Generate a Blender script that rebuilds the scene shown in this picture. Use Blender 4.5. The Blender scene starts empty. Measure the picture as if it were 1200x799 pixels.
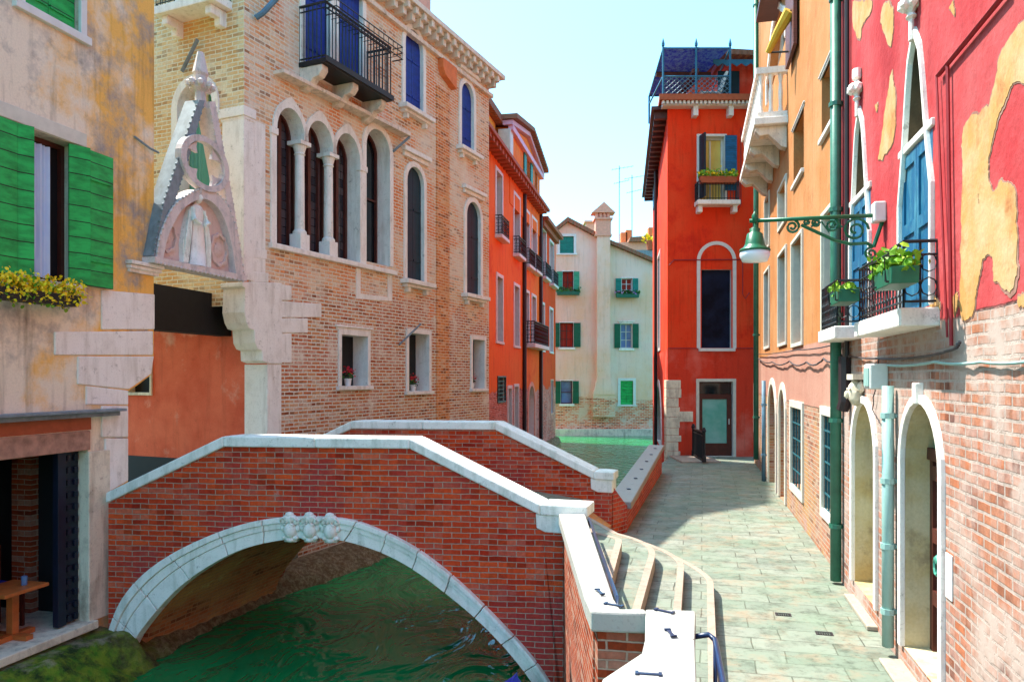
import bpy, bmesh, math, random
from mathutils import Vector, Matrix
from mathutils.geometry import tessellate_polygon
random.seed(7)
R = math.radians
S = bpy.context.scene
COL = S.collection
# ------------------------------------------------------------------ camera, sky, sun, exposure
F, CX, HY, CZ = 900.0, 600.0, 442.0, 2.5          # focal length in photo pixels, horizon row, eye height
cam = bpy.data.cameras.new('camera'); camo = bpy.data.objects.new('camera', cam); COL.objects.link(camo)
camo.location = (0, 0, CZ); camo.rotation_euler = (R(90), 0, 0)
cam.sensor_width = 36; cam.lens = 36*F/1200; cam.shift_y = (HY-399.5)/1200
cam.clip_start = .05; cam.clip_end = 3000
S.camera = camo
SUN = Vector((-.44, .235, .866)).normalized()      # towards the sun: left of the view, a little ahead, high
w = bpy.data.worlds.new('World'); S.world = w; w.use_nodes = True
wt = w.node_tree; bg = wt.nodes['Background']
sky = wt.nodes.new('ShaderNodeTexSky'); sky.sky_type = 'NISHITA'; sky.sun_disc = False
sky.sun_elevation = math.asin(SUN.z); sky.sun_rotation = math.atan2(SUN.x, SUN.y)
sky.air_density = 1.0; sky.dust_density = 1.5; sky.ozone_density = .6
tint = wt.nodes.new('ShaderNodeMix'); tint.data_type = 'RGBA'; tint.blend_type = 'MULTIPLY'; tint.inputs[0].default_value = 1; tint.inputs[7].default_value = (.54, .91, .95, 1)
wt.links.new(sky.outputs[0], tint.inputs[6]); wt.links.new(tint.outputs[2], bg.inputs[0]); bg.inputs[1].default_value = .135
sl = bpy.data.lights.new('sun', 'SUN'); sl.energy = 2.3; sl.angle = R(.5); sl.color = (1, .95, .86)
so = bpy.data.objects.new('sun', sl); COL.objects.link(so); so.rotation_euler = (-SUN).to_track_quat('-Z', 'Y').to_euler()
so.location = (-20, 5, 30)
S.view_settings.view_transform = 'Standard'; S.view_settings.look = 'None'; S.view_settings.gamma = 1
S.view_settings.use_curve_mapping = False
S.view_settings.exposure = 2.22
S.render.engine = 'CYCLES'; S.cycles.max_bounces = 8; S.cycles.diffuse_bounces = 5; S.cycles.glossy_bounces = 3
S.cycles.use_denoising = True

# ------------------------------------------------------------------ materials
def lin(c, k=1.0):
    f = lambda x: x/12.92 if x <= .04045 else ((x+.055)/1.055)**2.4
    return tuple(min(.9, f(x/255)*k) for x in c) + (1,)
class MT:
    def __init__(s, name):
        s.m = bpy.data.materials.new(name); s.m.use_nodes = True; s.t = s.m.node_tree
        s.b = s.t.nodes['Principled BSDF']; s._c = None
    def nd(s, typ, ins=None, **at):
        n = s.t.nodes.new('ShaderNode'+typ)
        for k, v in at.items(): setattr(n, k, v)
        for k, v in (ins or {}).items(): s.put(n.inputs[k], v)
        return n
    def put(s, sock, v):
        if isinstance(v, bpy.types.NodeSocket): s.t.links.new(v, sock)
        else: sock.default_value = v
    def co(s):
        if s._c is None: s._c = s.nd('TexCoord').outputs['Object']
        return s._c
    def sep(s):
        n = s.nd('SeparateXYZ', {0: s.co()}); return n.outputs
    def flat(s):                                    # (x+y, z): wall plane, also right on its returns
        x, y, z = s.sep()[:3]
        return s.nd('CombineXYZ', {0: s.ma('ADD', x, y), 1: z}).outputs[0]
    def ma(s, op, a, b=0.0, c=None):
        n = s.nd('Math', {0: a, 1: b}, operation=op)
        if c is not None: s.put(n.inputs[2], c)
        return n.outputs[0]
    def noise(s, sc, det=4, vec=None, rough=.6, stretch=None):
        v = vec or s.co()
        if stretch: v = s.nd('Mapping', {'Vector': v, 'Scale': stretch}).outputs[0]
        return s.nd('TexNoise', {'Vector': v, 'Scale': sc, 'Detail': det, 'Roughness': rough}).outputs[0]
    def rng(s, f, lo, hi, a=0.0, b=1.0):
        return s.nd('MapRange', {0: f, 1: lo, 2: hi, 3: a, 4: b}).outputs[0]
    def mix(s, f, a, b, blend='MIX'):
        n = s.nd('Mix', data_type='RGBA', blend_type=blend)
        s.put(n.inputs[0], f); s.put(n.inputs[6], a); s.put(n.inputs[7], b); return n.outputs[2]
    def fin(s, col, rough=.8, h=None, strength=.5, dist=.01, metal=0.0, spec=.3):
        s.put(s.b.inputs['Base Color'], col); s.put(s.b.inputs['Roughness'], rough)
        s.b.inputs['Metallic'].default_value = metal; s.b.inputs['Specular IOR Level'].default_value = spec
        if h is not None:
            s.t.links.new(s.nd('Bump', {'Height': h, 'Strength': strength, 'Distance': dist}).outputs[0], s.b.inputs['Normal'])
        return s.m
    # pattern layers: each returns (colour, height)
    def brick(s, c1, c2, mortar, c3=None, bw=.22, rh=.066, ms=.009, rnd=.5, patch=None, plo=.52, phi=.6, psc=.8, bias=0.0, burnt=.75, pale=.55):
        v = s.flat()
        d = s.nd('TexNoise', {'Vector': s.co(), 'Scale': 5.0, 'Detail': 3.0}).outputs[1]
        d = s.nd('VectorMath', {0: d, 1: (.5, .5, .5)}, operation='SUBTRACT').outputs[0]
        d = s.nd('VectorMath', {0: d, 'Scale': .022}, operation='SCALE').outputs[0]
        v = s.nd('VectorMath', {0: v, 1: d}, operation='ADD').outputs[0]
        b = s.nd('TexBrick', {'Vector': v, 'Color1': c1, 'Color2': c2, 'Mortar': mortar, 'Scale': 1.0, 'Mortar Size': ms,
                              'Mortar Smooth': .25, 'Bias': bias, 'Brick Width': bw, 'Row Height': rh}, offset=.5)
        col, fac = b.outputs[0], b.outputs[1]
        vx, vy = s.nd('SeparateXYZ', {0: v}).outputs[:2]
        row = s.ma('FLOOR', s.ma('DIVIDE', vy, rh)); cl = s.ma('FLOOR', s.ma('ADD', s.ma('DIVIDE', vx, bw), s.ma('MULTIPLY', s.ma('MODULO', s.ma('ABSOLUTE', row), 2.0), .5)))
        wn_ = s.nd('TexWhiteNoise', {'Vector': s.nd('CombineXYZ', {0: cl, 1: row}).outputs[0]}).outputs[0]
        keep = s.ma('SUBTRACT', 1.0, fac)
        col = s.mix(s.ma('MULTIPLY', keep, s.rng(wn_, .74, .95, 0, burnt)), col, (.30, .22, .22, 1), 'MULTIPLY')
        col = s.mix(s.ma('MULTIPLY', keep, s.rng(wn_, .30, .06, 0, pale)), col, mortar)
        if c3:
            col = s.mix(s.ma('MULTIPLY', s.rng(s.noise(.9, 5), .47, .62), s.ma('SUBTRACT', 1.0, fac)), col, c3)
        col = s.mix(s.rng(s.noise(24, 4), .3, .75, 0, rnd), col, (.5, .5, .5, 1), 'MULTIPLY')
        h = s.ma('SUBTRACT', s.ma('MULTIPLY', s.noise(30, 3), .35), fac)
        if patch:
            m = s.rng(s.noise(psc, 7, rough=.68), plo, phi)
            col = s.mix(m, col, s.mix(s.noise(7, 5), patch, (patch[0]*.78, patch[1]*.76, patch[2]*.74, 1)))
            h = s.mix(m, h, s.ma('MULTIPLY', s.noise(18, 4), .4))
        return col, h
    def plaster(s, c1, c2, c3=None, sc=.9, lo=.42, hi=.62, lo3=.56, hi3=.68, streak=.35, dark=(.3, .27, .24, 1), lean=0.0):
        k0 = s.noise(sc, 7, rough=.62)
        if lean: k0 = s.ma('ADD', k0, s.ma('MULTIPLY', s.ma('ADD', s.sep()[0], .35), lean))
        col = s.mix(s.rng(k0, lo, hi), c1, c2)
        if c3: col = s.mix(s.rng(s.noise(sc*1.35, 8, s.nd('VectorMath', {0: s.co(), 1: (7.3, 2.1, 4.4)}, operation='ADD').outputs[0], .68), lo3, hi3), col, c3)
        st = s.noise(1.0, 6, stretch=(5.5, 5.5, .55), rough=.65)
        col = s.mix(s.rng(st, .52, .78, 0, streak), col, dark, 'MULTIPLY')
        col = s.mix(s.rng(s.noise(40, 3), .3, .8, 0, .3), col, (.5, .5, .5, 1), 'MULTIPLY')
        col = s.mix(s.rng(s.noise(5, 8, rough=.75), .56, .72, 0, .4), col, (.55, .5, .46, 1), 'MULTIPLY')
        return col, s.ma('ADD', s.noise(14, 6), s.ma('MULTIPLY', s.noise(2.2, 3), .8))
    def zones(s, z, wob, a, b, sc=1.3):             # a above z, b below
        zz = s.sep()[2]
        k = s.ma('ADD', zz, s.ma('MULTIPLY', s.ma('SUBTRACT', s.noise(sc, 7, rough=.65), .5), wob))
        m = s.rng(k, z-.012, z+.012)
        return s.mix(m, b[0], a[0]), s.mix(m, b[1], a[1])
def simple(name, c, rough=.6, var=.3, sc=8, metal=0.0, spec=.4, bump=.15, streak=0.0):
    t = MT(name); col = t.mix(t.rng(t.noise(sc, 5), .35, .7), c, tuple(x*(1-var) for x in c[:3])+(1,))
    if streak: col = t.mix(t.rng(t.noise(1.2, 6, stretch=(9, 9, .8)), .5, .75, 0, streak), col, (.35, .33, .3, 1), 'MULTIPLY')
    return t.fin(col, rough, t.noise(sc*4, 4), bump, .006, metal, spec)
M = {}
def stone(name, c, dirt, amt=.5, sc=3.0):
    t = MT(name)
    col = t.mix(t.rng(t.noise(sc, 7, rough=.68), .5, .72, 0, amt), c, dirt)
    col = t.mix(t.rng(t.noise(1.4, 6, stretch=(6, 6, 1)), .5, .72, 0, .65), col, dirt)
    col = t.mix(t.rng(t.noise(7, 8, rough=.8), .58, .68, 0, .7), col, (dirt[0]*.5, dirt[1]*.5, dirt[2]*.5, 1))
    col = t.mix(t.rng(t.noise(45, 3), .55, .75, 0, .3), col, (.3, .29, .27, 1), 'MULTIPLY')
    M[name] = t.fin(col, .75, t.ma('ADD', t.noise(12, 6), t.ma('MULTIPLY', t.noise(60, 2), .4)), .35, .012)
stone('istria', (.86, .79, .72, 1), (.56, .48, .40, 1), .4)
stone('marble', (.80, .66, .54, 1), (.36, .29, .24, 1), .55, 4)
stone('coping', (.84, .86, .80, 1), (.40, .46, .38, 1), .45)
stone('sun_dimmed_stone', (.40, .39, .355, 1), (.38, .36, .32, 1), .5)  # copy of the coping stone, colour darkened to offset direct sun
stone('gable_stone', (.66, .56, .53, 1), (.30, .30, .31, 1), .6, 5)
stone('lunette_stone', (.66, .50, .45, 1), (.50, .40, .37, 1), .5, 4)
stone('floor_stone', (.36, .31, .24, 1), (.24, .21, .17, 1), .6)
stone('old_stone', (.78, .68, .52, 1), (.28, .21, .15, 1), .75, 2.2)
stone('nosing', (.36, .27, .21, 1), (.24, .17, .13, 1), .6)
def wallmat(name, pair, rough=.85, strength=.6, dist=.012):
    t = MT(name); a = pair(t); M[name] = t.fin(a[0], rough, a[1], strength, dist, spec=.2)
wallmat('bridge_brick', lambda t: t.brick((.82, .10, .022, 1), (.55, .036, .011, 1), (.52, .35, .26, 1), (.48, .05, .04, 1), ms=.0062, patch=(.56, .42, .36, 1), plo=.67, phi=.76, rnd=.7, psc=1.6, burnt=.5, pale=.22), strength=.9, dist=.014)
wallmat('sun_dimmed_brick', lambda t: t.brick((.46, .075, .02, 1), (.34, .05, .016, 1), (.5, .34, .25, 1), ms=.0075, rnd=.7), strength=.9, dist=.014)  # copy of the bridge brick, colour darkened to offset direct sun
wallmat('palazzo_brick', lambda t: t.zones(4.1, 3.2, t.brick((.9, .37, .14, 1), (.9, .62, .38, 1), (.9, .77, .60, 1), (.86, .25, .07, 1), bw=.25, rh=.07, ms=.012, patch=(.86, .74, .60, 1), plo=.48, phi=.66, psc=.7, rnd=.6),
        t.brick((.64, .17, .055, 1), (.82, .40, .18, 1), (.9, .80, .64, 1), (.60, .11, .03, 1), bw=.25, rh=.07, ms=.015, patch=(.86, .74, .60, 1), plo=.54, phi=.66, psc=.9, rnd=.75), .5), strength=1.0, dist=.016)
wallmat('yellow_brick', lambda t: t.brick((.84, .54, .26, 1), (.88, .66, .38, 1), (.88, .78, .56, 1), (.74, .38, .13, 1), bw=.25, rh=.07, ms=.011, patch=(.78, .62, .42, 1), plo=.55, phi=.66), strength=.9)
wallmat('flue_brick', lambda t: t.brick((.84, .30, .08, 1), (.70, .19, .045, 1), (.84, .6, .4, 1), bw=.25, rh=.07, ms=.010, patch=(.76, .40, .18, 1), plo=.57, phi=.68), strength=.9)
wallmat('vault_brick', lambda t: t.brick((.72, .24, .08, 1), (.60, .16, .05, 1), (.60, .30, .14, 1), (.70, .36, .12, 1), patch=(.76, .58, .24, 1), plo=.6, phi=.64), strength=.6)
wallmat('ochre_plaster', lambda t: t.plaster((.86, .72, .55, 1), (.9, .50, .12, 1), (.36, .32, .29, 1), sc=.8, lo=.48, hi=.60, lo3=.52, hi3=.66, streak=.8, lean=.13))
wallmat('passage_plaster', lambda t: t.plaster((.78, .17, .085, 1), (.66, .11, .05, 1), (.80, .36, .26, 1), sc=1.1, lo3=.58, hi3=.72))
wallmat('tangerine_wall', lambda t: t.zones(2.0, 1.4, t.plaster((.9, .185, .018, 1), (.9, .215, .026, 1), (.78, .10, .014, 1), sc=.6, streak=.5),
        t.brick((.6, .16, .08, 1), (.5, .1, .05, 1), (.72, .5, .42, 1), patch=(.7, .36, .28, 1), plo=.5, phi=.6), .6))
wallmat('vermilion_bounce_wall', lambda t: t.zones(2.0, 1.4, t.plaster((.9, .065, .006, 1), (.9, .09, .01, 1), (.80, .05, .006, 1), sc=.6, streak=.5),  # far house paint, reddened to make up for missing red bounce light
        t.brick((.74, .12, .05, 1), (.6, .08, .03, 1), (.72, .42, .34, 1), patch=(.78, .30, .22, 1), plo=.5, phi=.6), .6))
wallmat('ochre_attic', lambda t: t.plaster((.88, .46, .07, 1), (.84, .34, .05, 1), sc=.8))
wallmat('cream_wall', lambda t: t.zones(1.25, 1.8, t.plaster((.9, .62, .50, 1), (.9, .53, .34, 1), (.9, .58, .48, 1), sc=.35, streak=.35),
        t.brick((.84, .15, .045, 1), (.82, .30, .14, 1), (.86, .66, .5, 1), bw=.3, rh=.1, ms=.014, patch=(.78, .56, .42, 1), plo=.52, phi=.6), .35))
wallmat('scarlet_wall', lambda t: t.zones(3.4, .12, t.plaster((.88, .044, .008, 1), (.86, .075, .02, 1), (.74, .028, .008, 1), sc=.6, streak=.5),
        t.plaster((.74, .05, .02, 1), (.80, .17, .12, 1), (.66, .03, .012, 1), sc=.7, lo=.5, hi=.68, streak=.4)))
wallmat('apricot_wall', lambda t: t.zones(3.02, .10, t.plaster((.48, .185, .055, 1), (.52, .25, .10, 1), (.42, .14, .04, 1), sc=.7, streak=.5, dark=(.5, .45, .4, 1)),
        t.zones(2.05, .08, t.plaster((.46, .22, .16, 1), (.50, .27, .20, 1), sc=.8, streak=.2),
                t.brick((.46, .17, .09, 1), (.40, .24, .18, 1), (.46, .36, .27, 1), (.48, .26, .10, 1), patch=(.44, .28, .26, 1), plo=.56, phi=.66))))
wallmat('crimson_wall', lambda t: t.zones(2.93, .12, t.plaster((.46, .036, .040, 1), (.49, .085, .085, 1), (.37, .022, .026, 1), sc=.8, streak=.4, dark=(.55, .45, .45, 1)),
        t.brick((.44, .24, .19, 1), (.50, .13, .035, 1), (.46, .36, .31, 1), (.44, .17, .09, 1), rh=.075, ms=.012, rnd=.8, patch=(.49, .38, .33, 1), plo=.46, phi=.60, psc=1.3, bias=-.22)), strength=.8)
wallmat('plaster_rim', lambda t: t.plaster((.36, .20, .15, 1), (.28, .12, .09, 1), (.42, .28, .2, 1), sc=4))
wallmat('exposed_plaster', lambda t: t.plaster((.54, .27, .085, 1), (.56, .36, .19, 1), (.44, .17, .06, 1), sc=2.2, streak=.3))
wallmat('niche_plaster', lambda t: t.plaster((.46, .46, .34, 1), (.34, .22, .10, 1), (.36, .44, .34, 1), sc=1.6, lo=.48, hi=.56, streak=.4))
wallmat('jamb_stone', lambda t: t.plaster((.62, .52, .32, 1), (.52, .38, .17, 1), (.36, .27, .15, 1), sc=2, streak=.5))
wallmat('shaded_jamb', lambda t: t.plaster((.12, .08, .045, 1), (.07, .05, .03, 1), (.16, .12, .08, 1), sc=3, streak=.4))  # shade of the pointed window recesses put into a darker jamb colour
def paving():
    t = MT('paving')
    v = t.nd('Mapping', {'Vector': t.co(), 'Rotation': (0, 0, R(14))}).outputs[0]
    d = t.nd('VectorMath', {0: t.nd('TexNoise', {'Vector': t.co(), 'Scale': 1.4}).outputs[1], 'Scale': .05}, operation='SCALE').outputs[0]
    v = t.nd('VectorMath', {0: v, 1: d}, operation='ADD').outputs[0]
    b = t.nd('TexBrick', {'Vector': v, 'Color1': (.165, .185, .145, 1), 'Color2': (.26, .265, .215, 1), 'Mortar': (.075, .07, .05, 1), 'Scale': 1.0,
                          'Mortar Size': .007, 'Mortar Smooth': .3, 'Bias': 0.0, 'Brick Width': .74, 'Row Height': .31}, offset=.37)
    col = t.mix(t.rng(t.noise(.8, 6), .4, .62, 0, .7), b.outputs[0], (.16, .21, .145, 1))
    col = t.mix(t.rng(t.noise(2.3, 6, rough=.7), .5, .66, 0, .7), col, (.28, .20, .13, 1))
    col = t.mix(t.rng(t.noise(14, 6, rough=.75), .54, .7, 0, .5), col, (.4, .38, .34, 1), 'MULTIPLY')
    col = t.mix(t.rng(t.noise(3.5, 8, rough=.78), .48, .68, 0, .95), col, (.45, .45, .42, 1), 'MULTIPLY')
    h = t.ma('SUBTRACT', t.ma('MULTIPLY', t.noise(9, 6), .5), b.outputs[1])
    M['paving'] = t.fin(col, t.rng(t.noise(4, 5), .3, .7, .5, .85), h, .5, .012, spec=.35)
paving()
def water():
    t = MT('canal_water')
    v = t.nd('Mapping', {'Vector': t.co(), 'Scale': (1.0, .55, 1), 'Rotation': (0, 0, R(15))}).outputs[0]
    n1 = t.nd('TexNoise', {'Vector': v, 'Scale': 1.15, 'Detail': 2.5, 'Distortion': 2.2}).outputs[0]
    n2 = t.nd('TexNoise', {'Vector': v, 'Scale': 6.0, 'Detail': 2.0, 'Distortion': .6}).outputs[0]
    h = t.ma('ADD', n1, t.ma('MULTIPLY', n2, .10))
    col = t.mix(t.rng(t.noise(.5, 3), .35, .65), (.003, .17, .05, 1), (.01, .25, .065, 1))
    M['water'] = t.fin(col, .03, h, .65, .2, spec=.45); t.b.inputs['IOR'].default_value = 1.33
water()
def algae():
    t = MT('algae_stone')
    z = t.sep()[2]
    k = t.ma('ADD', z, t.ma('MULTIPLY', t.ma('SUBTRACT', t.noise(3, 7, rough=.7), .5), .5))
    a = t.mix(t.noise(5, 6), (.46, .40, .30, 1), (.3, .24, .17, 1))
    g = t.mix(t.rng(t.noise(9, 6), .35, .65), (.08, .24, .010, 1), (.26, .32, .02, 1))
    y = t.sep()[1]; br = t.mix(t.rng(t.noise(11, 7, rough=.8), .45, .62), (.16, .085, .03, 1), (.36, .27, .14, 1))
    g = t.mix(t.rng(t.noise(4, 7, rough=.75), .42, .6), g, (.025, .05, .008, 1))
    g = t.mix(t.rng(t.ma('ADD', y, t.noise(2, 4)), 9.6, 10.8), g, br); a = t.mix(t.rng(y, 9.8, 10.6), a, br)
    M['algae'] = t.fin(t.mix(t.rng(k, -.66, -.56), g, a), .8, t.noise(16, 8, rough=.75), 1.0, .05)
algae()
def planks(name, c, var=.35, rough=.55, step=.12, axis=2, gap=.06):
    t = MT(name); x = t.sep()[axis]
    f = t.ma('FRACT', t.ma('DIVIDE', x, step))
    g = t.ma('LESS_THAN', f, gap)
    col = t.mix(t.rng(t.noise(3, 6, stretch=(1.5, 1.5, 4)), .4, .68, 0, .8), c, tuple(q*(1-var) for q in c[:3])+(1,))
    bi = t.nd('TexWhiteNoise', {'W': t.ma('FLOOR', t.ma('DIVIDE', x, step))}, noise_dimensions='1D').outputs[0]
    col = t.mix(t.rng(bi, 0, 1, 0, .35), col, (.55, .6, .5, 1), 'MULTIPLY')
    col = t.mix(g, col, (.01, .015, .01, 1))
    M[name] = t.fin(col, rough, t.ma('SUBTRACT', t.ma('MULTIPLY', t.noise(30, 3), .2), g), .6, .012)
planks('green_shutter', (.02, .46, .10, 1), .6, step=.19)
planks('dark_green_shutter', (.006, .12, .06, 1), .3)
planks('teal_shutter', (.01, .22, .17, 1), .3)
planks('sea_shutter', (.05, .36, .20, 1), .3)
planks('blue_shutter', (.008, .035, .32, 1), .45, step=.11, axis=0)
planks('navy_shutter', (.006, .03, .05, 1), .3, step=.13, axis=0)
planks('azure_shutter', (.01, .13, .30, 1), .5, step=.07)
planks('brown_shutter', (.16, .05, .035, 1), .3, step=.07)
def blue_door():
    t = MT('weathered_blue_door')
    col = t.mix(t.rng(t.noise(1.8, 7, stretch=(2, 2, .7), rough=.7), .5, .66), (.008, .10, .20, 1), (.06, .22, .30, 1))
    M['blue_door'] = t.fin(col, .5, t.noise(25, 5), .25, .01)
blue_door()
def tiles():
    t = MT('roof_tiles'); x = t.sep()[0]
    f = t.ma('ABSOLUTE', t.ma('SUBTRACT', t.ma('FRACT', t.ma('DIVIDE', x, .22)), .5))
    col = t.mix(t.noise(6, 5), (.36, .13, .07, 1), (.20, .10, .06, 1))
    M['tiles'] = t.fin(col, .85, f, 1.0, .12)
tiles()
for nm, c, ro, va in (('dark_wood', (.10, .022, .014, 1), .5, .4), ('wood_beam', (.50, .27, .19, 1), .8, .5), ('table_wood', (.55, .14, .03, 1), .45, .3),
                      ('void_black', (.012, .010, .009, 1), .9, .3), ('dark_iron', (.012, .014, .016, 1), .45, .3), ('interior', (.012, .012, .014, 1), .7, .3),
                      ('white_paint', (.72, .70, .66, 1), .5, .12), ('cream_frame', (.66, .62, .52, 1), .6, .15), ('pink_stone', (.80, .36, .24, 1), .75, .2),
                      ('lilac_paint', (.72, .40, .50, 1), .7, .2), ('lamp_green', (.012, .14, .06, 1), .35, .3), ('pipe_green', (.035, .17, .11, 1), .4, .35),
                      ('pipe_teal', (.06, .30, .22, 1), .45, .2), ('pipe_aqua', (.28, .46, .42, 1), .5, .15), ('pipe_brown', (.03, .018, .02, 1), .5, .3), ('pipe_red', (.34, .015, .02, 1), .5, .2),
                      ('orange_flue', (.78, .20, .06, 1), .8, .2), ('blue_steel', (.02, .035, .08, 1), .3, .3), ('blue_rail', (.012, .03, .09, 1), .3, .3), ('cable', (.07, .05, .05, 1), .6, .3),
                      ('blue_paint', (.01, .035, .50, 1), .4, .25), ('planter_black', (.02, .02, .02, 1), .6, .3), ('planter_green', (.01, .13, .07, 1), .5, .3),
                      ('terracotta', (.42, .10, .04, 1), .8, .25), ('white_pot', (.75, .74, .72, 1), .5, .1), ('yellow_awning', (.75, .42, .04, 1), .8, .2),
                      ('lead', (.16, .20, .24, 1), .55, .3), ('perforated', (.008, .012, .03, 1), .4, .4), ('azure_frame', (.03, .16, .26, 1), .45, .25),
                      ('blue_gray', (.10, .20, .28, 1), .5, .3), ('navy_cloth', (.006, .03, .12, 1), .8, .3), ('grate_teal', (.02, .13, .16, 1), .45, .3), ('moss', (.05, .11, .01, 1), .9, .5)):
    M[nm] = simple(nm, c, ro, va)
M['lead'] = simple('weathered_lead', (.22, .27, .30, 1), .55, .35, streak=.5)
M['dark_iron'] = simple('dark_iron', (.012, .014, .016, 1), .45, .3)
def glassy(name, c, rough=.12, c2=None):
    t = MT(name); col = t.mix(t.rng(t.noise(1.5, 4), .4, .65), c, c2 or tuple(x*.6 for x in c[:3])+(1,))
    M[name] = t.fin(col, rough, t.noise(2.5, 2), .12, .02, spec=.6)
glassy('dark_glass', (.010, .013, .017, 1)); glassy('blue_glass', (.12, .22, .42, 1), .2); glassy('green_glass', (.10, .40, .32, 1), .25, (.22, .5, .44, 1))
glassy('black_door', (.005, .006, .014, 1), .5, (.012, .018, .045, 1)); M['black_door'].node_tree.nodes['Principled BSDF'].inputs['Specular IOR Level'].default_value = .08
def leaded():
    t = MT('leaded_glass'); v = t.flat()
    b = t.nd('TexBrick', {'Vector': v, 'Color1': (.10, .085, .09, 1), 'Color2': (.03, .03, .04, 1), 'Mortar': (.015, .012, .012, 1), 'Scale': 1.0, 'Mortar Size': .006, 'Brick Width': .12, 'Row Height': .16}, offset=0.0)
    M['leaded'] = t.fin(b.outputs[0], .12, b.outputs[1], .4, .01, spec=.6)
leaded()
def cloth(name, c, c2, step=.1):
    t = MT(name); x = t.ma('ADD', t.sep()[0], t.ma('MULTIPLY', t.noise(1.5, 2), .08))
    f = t.ma('ABSOLUTE', t.ma('SUBTRACT', t.ma('FRACT', t.ma('DIVIDE', x, step)), .5))
    M[name] = t.fin(t.mix(t.noise(4, 3), c, c2), .9, f, .7, .05, spec=.1)
cloth('blue_curtain', (.50, .64, .9, 1), (.72, .82, .9, 1)); cloth('green_curtain', (.10, .34, .28, 1), (.16, .42, .34, 1)); cloth('gold_curtain', (.85, .68, .2, 1), (.7, .5, .12, 1), .16)
cloth('cream_curtain', (.52, .46, .33, 1), (.6, .52, .38, 1)); cloth('red_curtain', (.30, .03, .02, 1), (.4, .05, .03, 1), .2)
def reed():
    t = MT('blue_reed_mat')
    col = t.mix(t.rng(t.noise(9, 5, rough=.8), .42, .58), (.02, .05, .80, 1), (.12, .30, .88, 1)); M['reed'] = t.fin(col, .9, t.noise(25, 4), .6, .03)
reed()
def leafy(name, a, b, c):
    t = MT(name); i = t.nd('NewGeometry').outputs['Random Per Island']
    col = t.mix(t.rng(i, 0, .6), a, b); col = t.mix(t.rng(i, .6, 1.0), col, c)
    t.fin(col, .5, spec=.3); t.b.inputs['Transmission Weight'].default_value = 0; M[name] = t.m
leafy('leaf_green', (.03, .13, .012, 1), (.10, .30, .02, 1), (.22, .40, .03, 1))
leafy('leaf_lime', (.10, .26, .012, 1), (.22, .42, .02, 1), (.34, .50, .04, 1))
leafy('leaf_dark', (.012, .06, .012, 1), (.03, .12, .02, 1), (.06, .2, .03, 1))
leafy('bloom_yellow', (.86, .60, .01, 1), (.9, .72, .02, 1), (.78, .44, .01, 1))
leafy('bloom_red', (.62, .012, .02, 1), (.5, .01, .03, 1), (.7, .05, .05, 1))
leafy('bloom_pink', (.6, .2, .4, 1), (.5, .2, .6, 1), (.6, .3, .5, 1))
def lampglass():
    t = MT('frosted_lamp_glass'); t.fin((.78, .80, .84, 1), .3, spec=.5); M['lampglass'] = t.m
lampglass()
# ------------------------------------------------------------------ mesh helpers; wall-frame axes: x along wall (left to right as seen), y into the wall, z up
class Fr:
    def __init__(s, p, d):
        s.p = Vector(p); s.d = Vector(d).normalized(); s.n = Vector((-s.d.y, s.d.x))
        s.M = Matrix(((s.d.x, s.n.x, 0, s.p.x), (s.d.y, s.n.y, 0, s.p.y), (0, 0, 1, 0), (0, 0, 0, 1)))
    def uz(s, px, py, v=0.0):
        a = (px-CX)/F; q = s.p + s.n*v
        u = (a*q.y - q.x)/(s.d.x - a*s.d.y); y = q.y + u*s.d.y
        return u, CZ - (py-HY)*y/F
    def at(s, u=0, v=0, z=0): return s.M @ Matrix.Translation((u, v, z))
WM = {}
def thing(name, label, cat, Mx, group=None):
    o = bpy.data.objects.new(name, None); COL.objects.link(o); o.matrix_world = Mx; o.empty_display_size = .2
    WM[o] = Mx.copy(); o['label'] = label; o['category'] = cat
    if group: o['group'] = group
    return o
def obj(name, bm, mat, parent=None, Mx=None, smooth=False, bev=0.0, label=None):
    bmesh.ops.recalc_face_normals(bm, faces=bm.faces)
    me = bpy.data.meshes.new(name); bm.to_mesh(me); bm.free()
    for m in (mat if isinstance(mat, (list, tuple)) else [mat]): me.materials.append(M[m])
    if smooth:
        for p in me.polygons: p.use_smooth = True
    o = bpy.data.objects.new(name, me); COL.objects.link(o)
    if parent is not None:
        o.parent = parent
        pm = WM[parent]
        Mx = pm if Mx is None else Mx
        o.matrix_parent_inverse = Matrix.Identity(4); o.matrix_basis = pm.inverted() @ Mx
    else:
        Mx = Matrix.Identity(4) if Mx is None else Mx
        o.matrix_world = Mx
    WM[o] = Mx.copy()
    if bev:
        b = o.modifiers.new('bevel', 'BEVEL'); b.width = bev; b.segments = 2; b.limit_method = 'ANGLE'; b.angle_limit = R(40)
    if label: o['label'] = label
    return o
def tag(o, label, cat, group=None):
    o['label'] = label; o['category'] = cat
    if group: o['group'] = group
    return o
def struct(o): o['kind'] = 'structure'; return o
def NB(): return bmesh.new()
def face(bm, vs):
    try: return bm.faces.new(vs)
    except ValueError: return None
def box(bm, x0, x1, y0, y1, z0, z1):
    v = [bm.verts.new((x, y, z)) for z in (z0, z1) for y in (y0, y1) for x in (x0, x1)]
    for f in ((0, 1, 3, 2), (4, 6, 7, 5), (0, 4, 5, 1), (2, 3, 7, 6), (0, 2, 6, 4), (1, 5, 7, 3)): face(bm, [v[i] for i in f])
    return bm
def B(*a): return box(NB(), *a)
def prism(bm, pts, y0, y1):                          # outline in (x, z), thickness along y
    a = [bm.verts.new((x, y0, z)) for x, z in pts]; b = [bm.verts.new((x, y1, z)) for x, z in pts]; n = len(pts)
    face(bm, a); face(bm, b[::-1])
    for i in range(n): face(bm, [a[i], a[(i+1) % n], b[(i+1) % n], b[i]])
    return bm
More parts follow.
